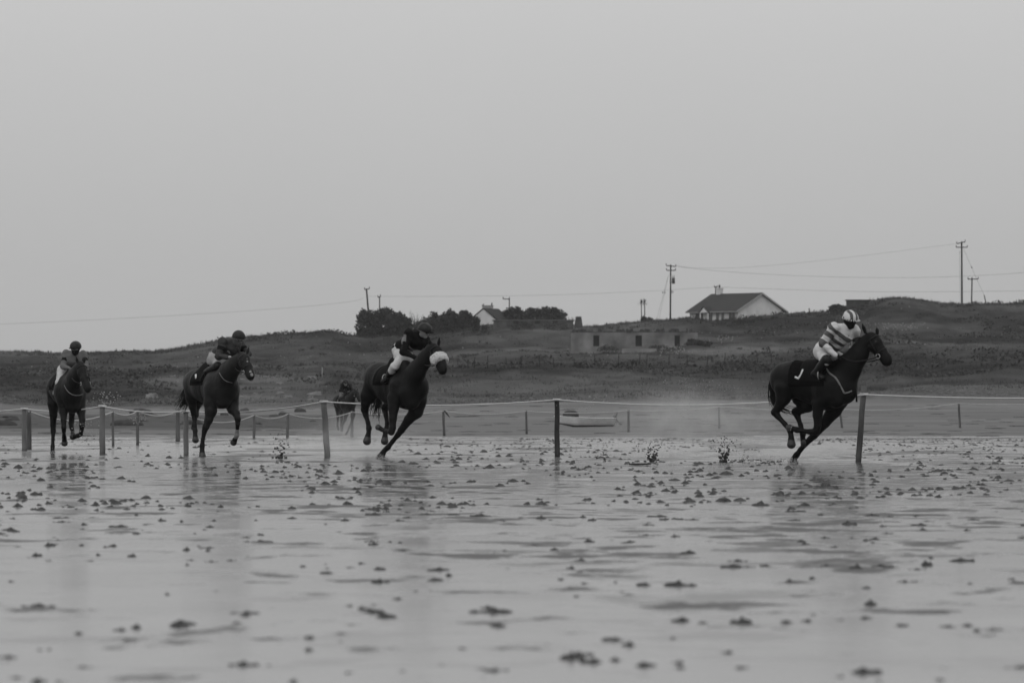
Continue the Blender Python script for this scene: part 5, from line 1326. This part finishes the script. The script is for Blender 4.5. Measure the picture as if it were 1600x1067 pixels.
# boulders of the left bank and weed tufts on the sand
rg = random.Random(31); n_ = 0
RM = [mat("rock_pale", .15, .95, .1, .35, 3, .8, 8), mat("rock_dark", .05, .95, .1, .35, 3, .8, 8)]
rock_me = []
for k in range(5):
    rr = random.Random(k); pr = [seg(np.array([rr.uniform(-.25, .25), rr.uniform(-.2, .2), 0]), np.array([rr.uniform(-.25, .25), rr.uniform(-.2, .2), rr.uniform(.05, .3)]), rr.uniform(.15, .3), rr.uniform(.08, .2), .05) for _ in range(4)]
    ob = blob("rock_source", pr, RM[k % 2], None, (0, 0, 0), .045); rock_me.append(ob.data); bpy.data.objects.remove(ob)
for i in range(46):
    if i < 26: px, row = rg.uniform(200, 500), rg.uniform(584, 628); nm_, lb, gr = 0, "pale weathered boulder in the sandy bank behind the third horse", "boulders in the left bank"
    else: px, row = rg.uniform(-10, 500), rg.uniform(643, 667); nm_, lb, gr = 1, "dark weedy stone on the shore at the left", "stones on the left shore"
    D = hit(px, row, 240, 880); p = on_ground(px, D); ob = bpy.data.objects.new("rock", rock_me[rg.choice((0, 2, 4) if nm_ == 0 else (1, 3))]); s2 = rg.uniform(.5, 1.5); ob.scale = (s2 * 1.4, s2, s2 * rg.uniform(.4, .9)); ob.rotation_euler = (0, 0, rg.uniform(0, 6)); ob.location = p
    COL.objects.link(ob); tag(ob, lb, "rock", gr)
def weed_tufts():
    mb = MB(); rg = random.Random(12)
    for i in range(260):
        px = rg.uniform(-20, 1620); row = rg.uniform(632, 682); D = hit(px, row, 190, 424); p = on_ground(px, D)
        w_ = rg.uniform(.08, .35); mb.ball(p, w_, n=6, sc=(1.8, 1, .12))
    for (px, row, w_) in ((1398, 641, 1.0), (1402, 649, .5), (1475, 652, .6), (1487, 656, .9), (1318, 657, .4), (1355, 650, .6), (800, 652, 1.2), (1072, 655, .8), (1030, 656, .5), (730, 651, 2.0)):
        D = hit(px, row, 200, 424); p = on_ground(px, D); mb.ball(p, w_ * .22, n=8, sc=(2.2, 1, .14))
    o = mb.obj("seaweed", mat("seaweed", .07, .9, .1, .4, 6), None, (0, 300, 0), True); tag(o, "dark scraps of seaweed strewn along the upper beach", "seaweed", kind="stuff")
weed_tufts()

# ================================================================ air
def vol_box(name, c, d_, dens, label, noise=None):
    mb = MB(); mb.box(c, d_); m = bpy.data.materials.new(name + "_air"); m.use_nodes = True; n = m.node_tree; n.nodes.clear()
    o = n.nodes.new("ShaderNodeOutputMaterial"); pv = n.nodes.new("ShaderNodeVolumePrincipled"); pv.inputs["Color"].default_value = (.95, .95, .95, 1); pv.inputs["Density"].default_value = dens
    n.links.new(pv.outputs[0], o.inputs["Volume"])
    ob = mb.obj(name, m, None, c); tag(ob, label, kind="stuff"); return ob, m
vol_box("haze", (0, 0, 30), (7000, 7000, 80), 0.7e-4, "thin grey sea mist filling the air over beach and slope")
def mist(name, label, px, row, D, rad, dens):
    c = P(px, row, D); rg = random.Random(int(px)); mb = MB(); mb.ball((c[0], c[1], c[2]), 1.0, n=20, sc=rad)
    m = bpy.data.materials.new("spray_mist_air"); m.use_nodes = True; n = m.node_tree; n.nodes.clear(); Lk = n.links.new
    o = n.nodes.new("ShaderNodeOutputMaterial"); pv = n.nodes.new("ShaderNodeVolumePrincipled"); pv.inputs["Color"].default_value = (.97, .97, .97, 1); pv.inputs["Anisotropy"].default_value = .2
    t = n.nodes.new("ShaderNodeTexCoord"); mp = n.nodes.new("ShaderNodeMapping"); mp.inputs["Scale"].default_value = (1 / rad[0], 1 / rad[1], 1 / rad[2])
    ln = n.nodes.new("ShaderNodeVectorMath"); ln.operation = 'LENGTH'; mr = n.nodes.new("ShaderNodeMapRange"); mr.interpolation_type = 'SMOOTHSTEP'
    mr.inputs["From Min"].default_value = .15; mr.inputs["From Max"].default_value = 1.0; mr.inputs["To Min"].default_value = dens; mr.inputs["To Max"].default_value = 0
    nz_ = n.nodes.new("ShaderNodeTexNoise"); nz_.inputs["Scale"].default_value = 3.0; nz_.inputs["Detail"].default_value = 5; nz_.inputs["Roughness"].default_value = .65
    mm = n.nodes.new("ShaderNodeMapRange"); mm.inputs["From Min"].default_value = .4; mm.inputs["From Max"].default_value = .65; mm.inputs["To Min"].default_value = .25; mm.inputs["To Max"].default_value = 1.6
    mu = n.nodes.new("ShaderNodeMath"); mu.operation = 'MULTIPLY'
    Lk(t.outputs["Object"], mp.inputs[0]); Lk(mp.outputs[0], ln.inputs[0]); Lk(ln.outputs["Value"], mr.inputs["Value"]); Lk(t.outputs["Object"], nz_.inputs["Vector"]); Lk(nz_.outputs["Fac"], mm.inputs["Value"])
    Lk(mr.outputs[0], mu.inputs[0]); Lk(mm.outputs[0], mu.inputs[1]); Lk(mu.outputs[0], pv.inputs["Density"]); Lk(pv.outputs[0], o.inputs["Volume"])
    ob = mb.obj(name, m, None, c, True); tag(ob, label, kind="stuff")
if True:
    mist("spray_mist", "hazy spray in front of the distant straggler", 544, 662, 214, (1.2, 1.1, .75), .14)
    mist("spray_mist", "fine spray swirling low around the leading horse's hooves", 1235, 706, 90.2, (.75, .7, .26), .40)
    mist("spray_mist", "thin veil of spray before the slope between the middle post and the leading horse", 1060, 640, 98, (1.1, 1.2, .60), .16)
    mist("spray_mist", "fine spray hanging behind the leading horse", 1098, 668, 95, (2.3, 1.5, .90), .17)
    mist("spray_mist", "fine spray hanging behind the near-black horse", 560, 690, 103.5, (1.3, 1.2, .55), .42)
    mist("spray_mist", "fine spray hanging between the third and second horses", 455, 700, 112, (1.8, 1.2, .36), .25)
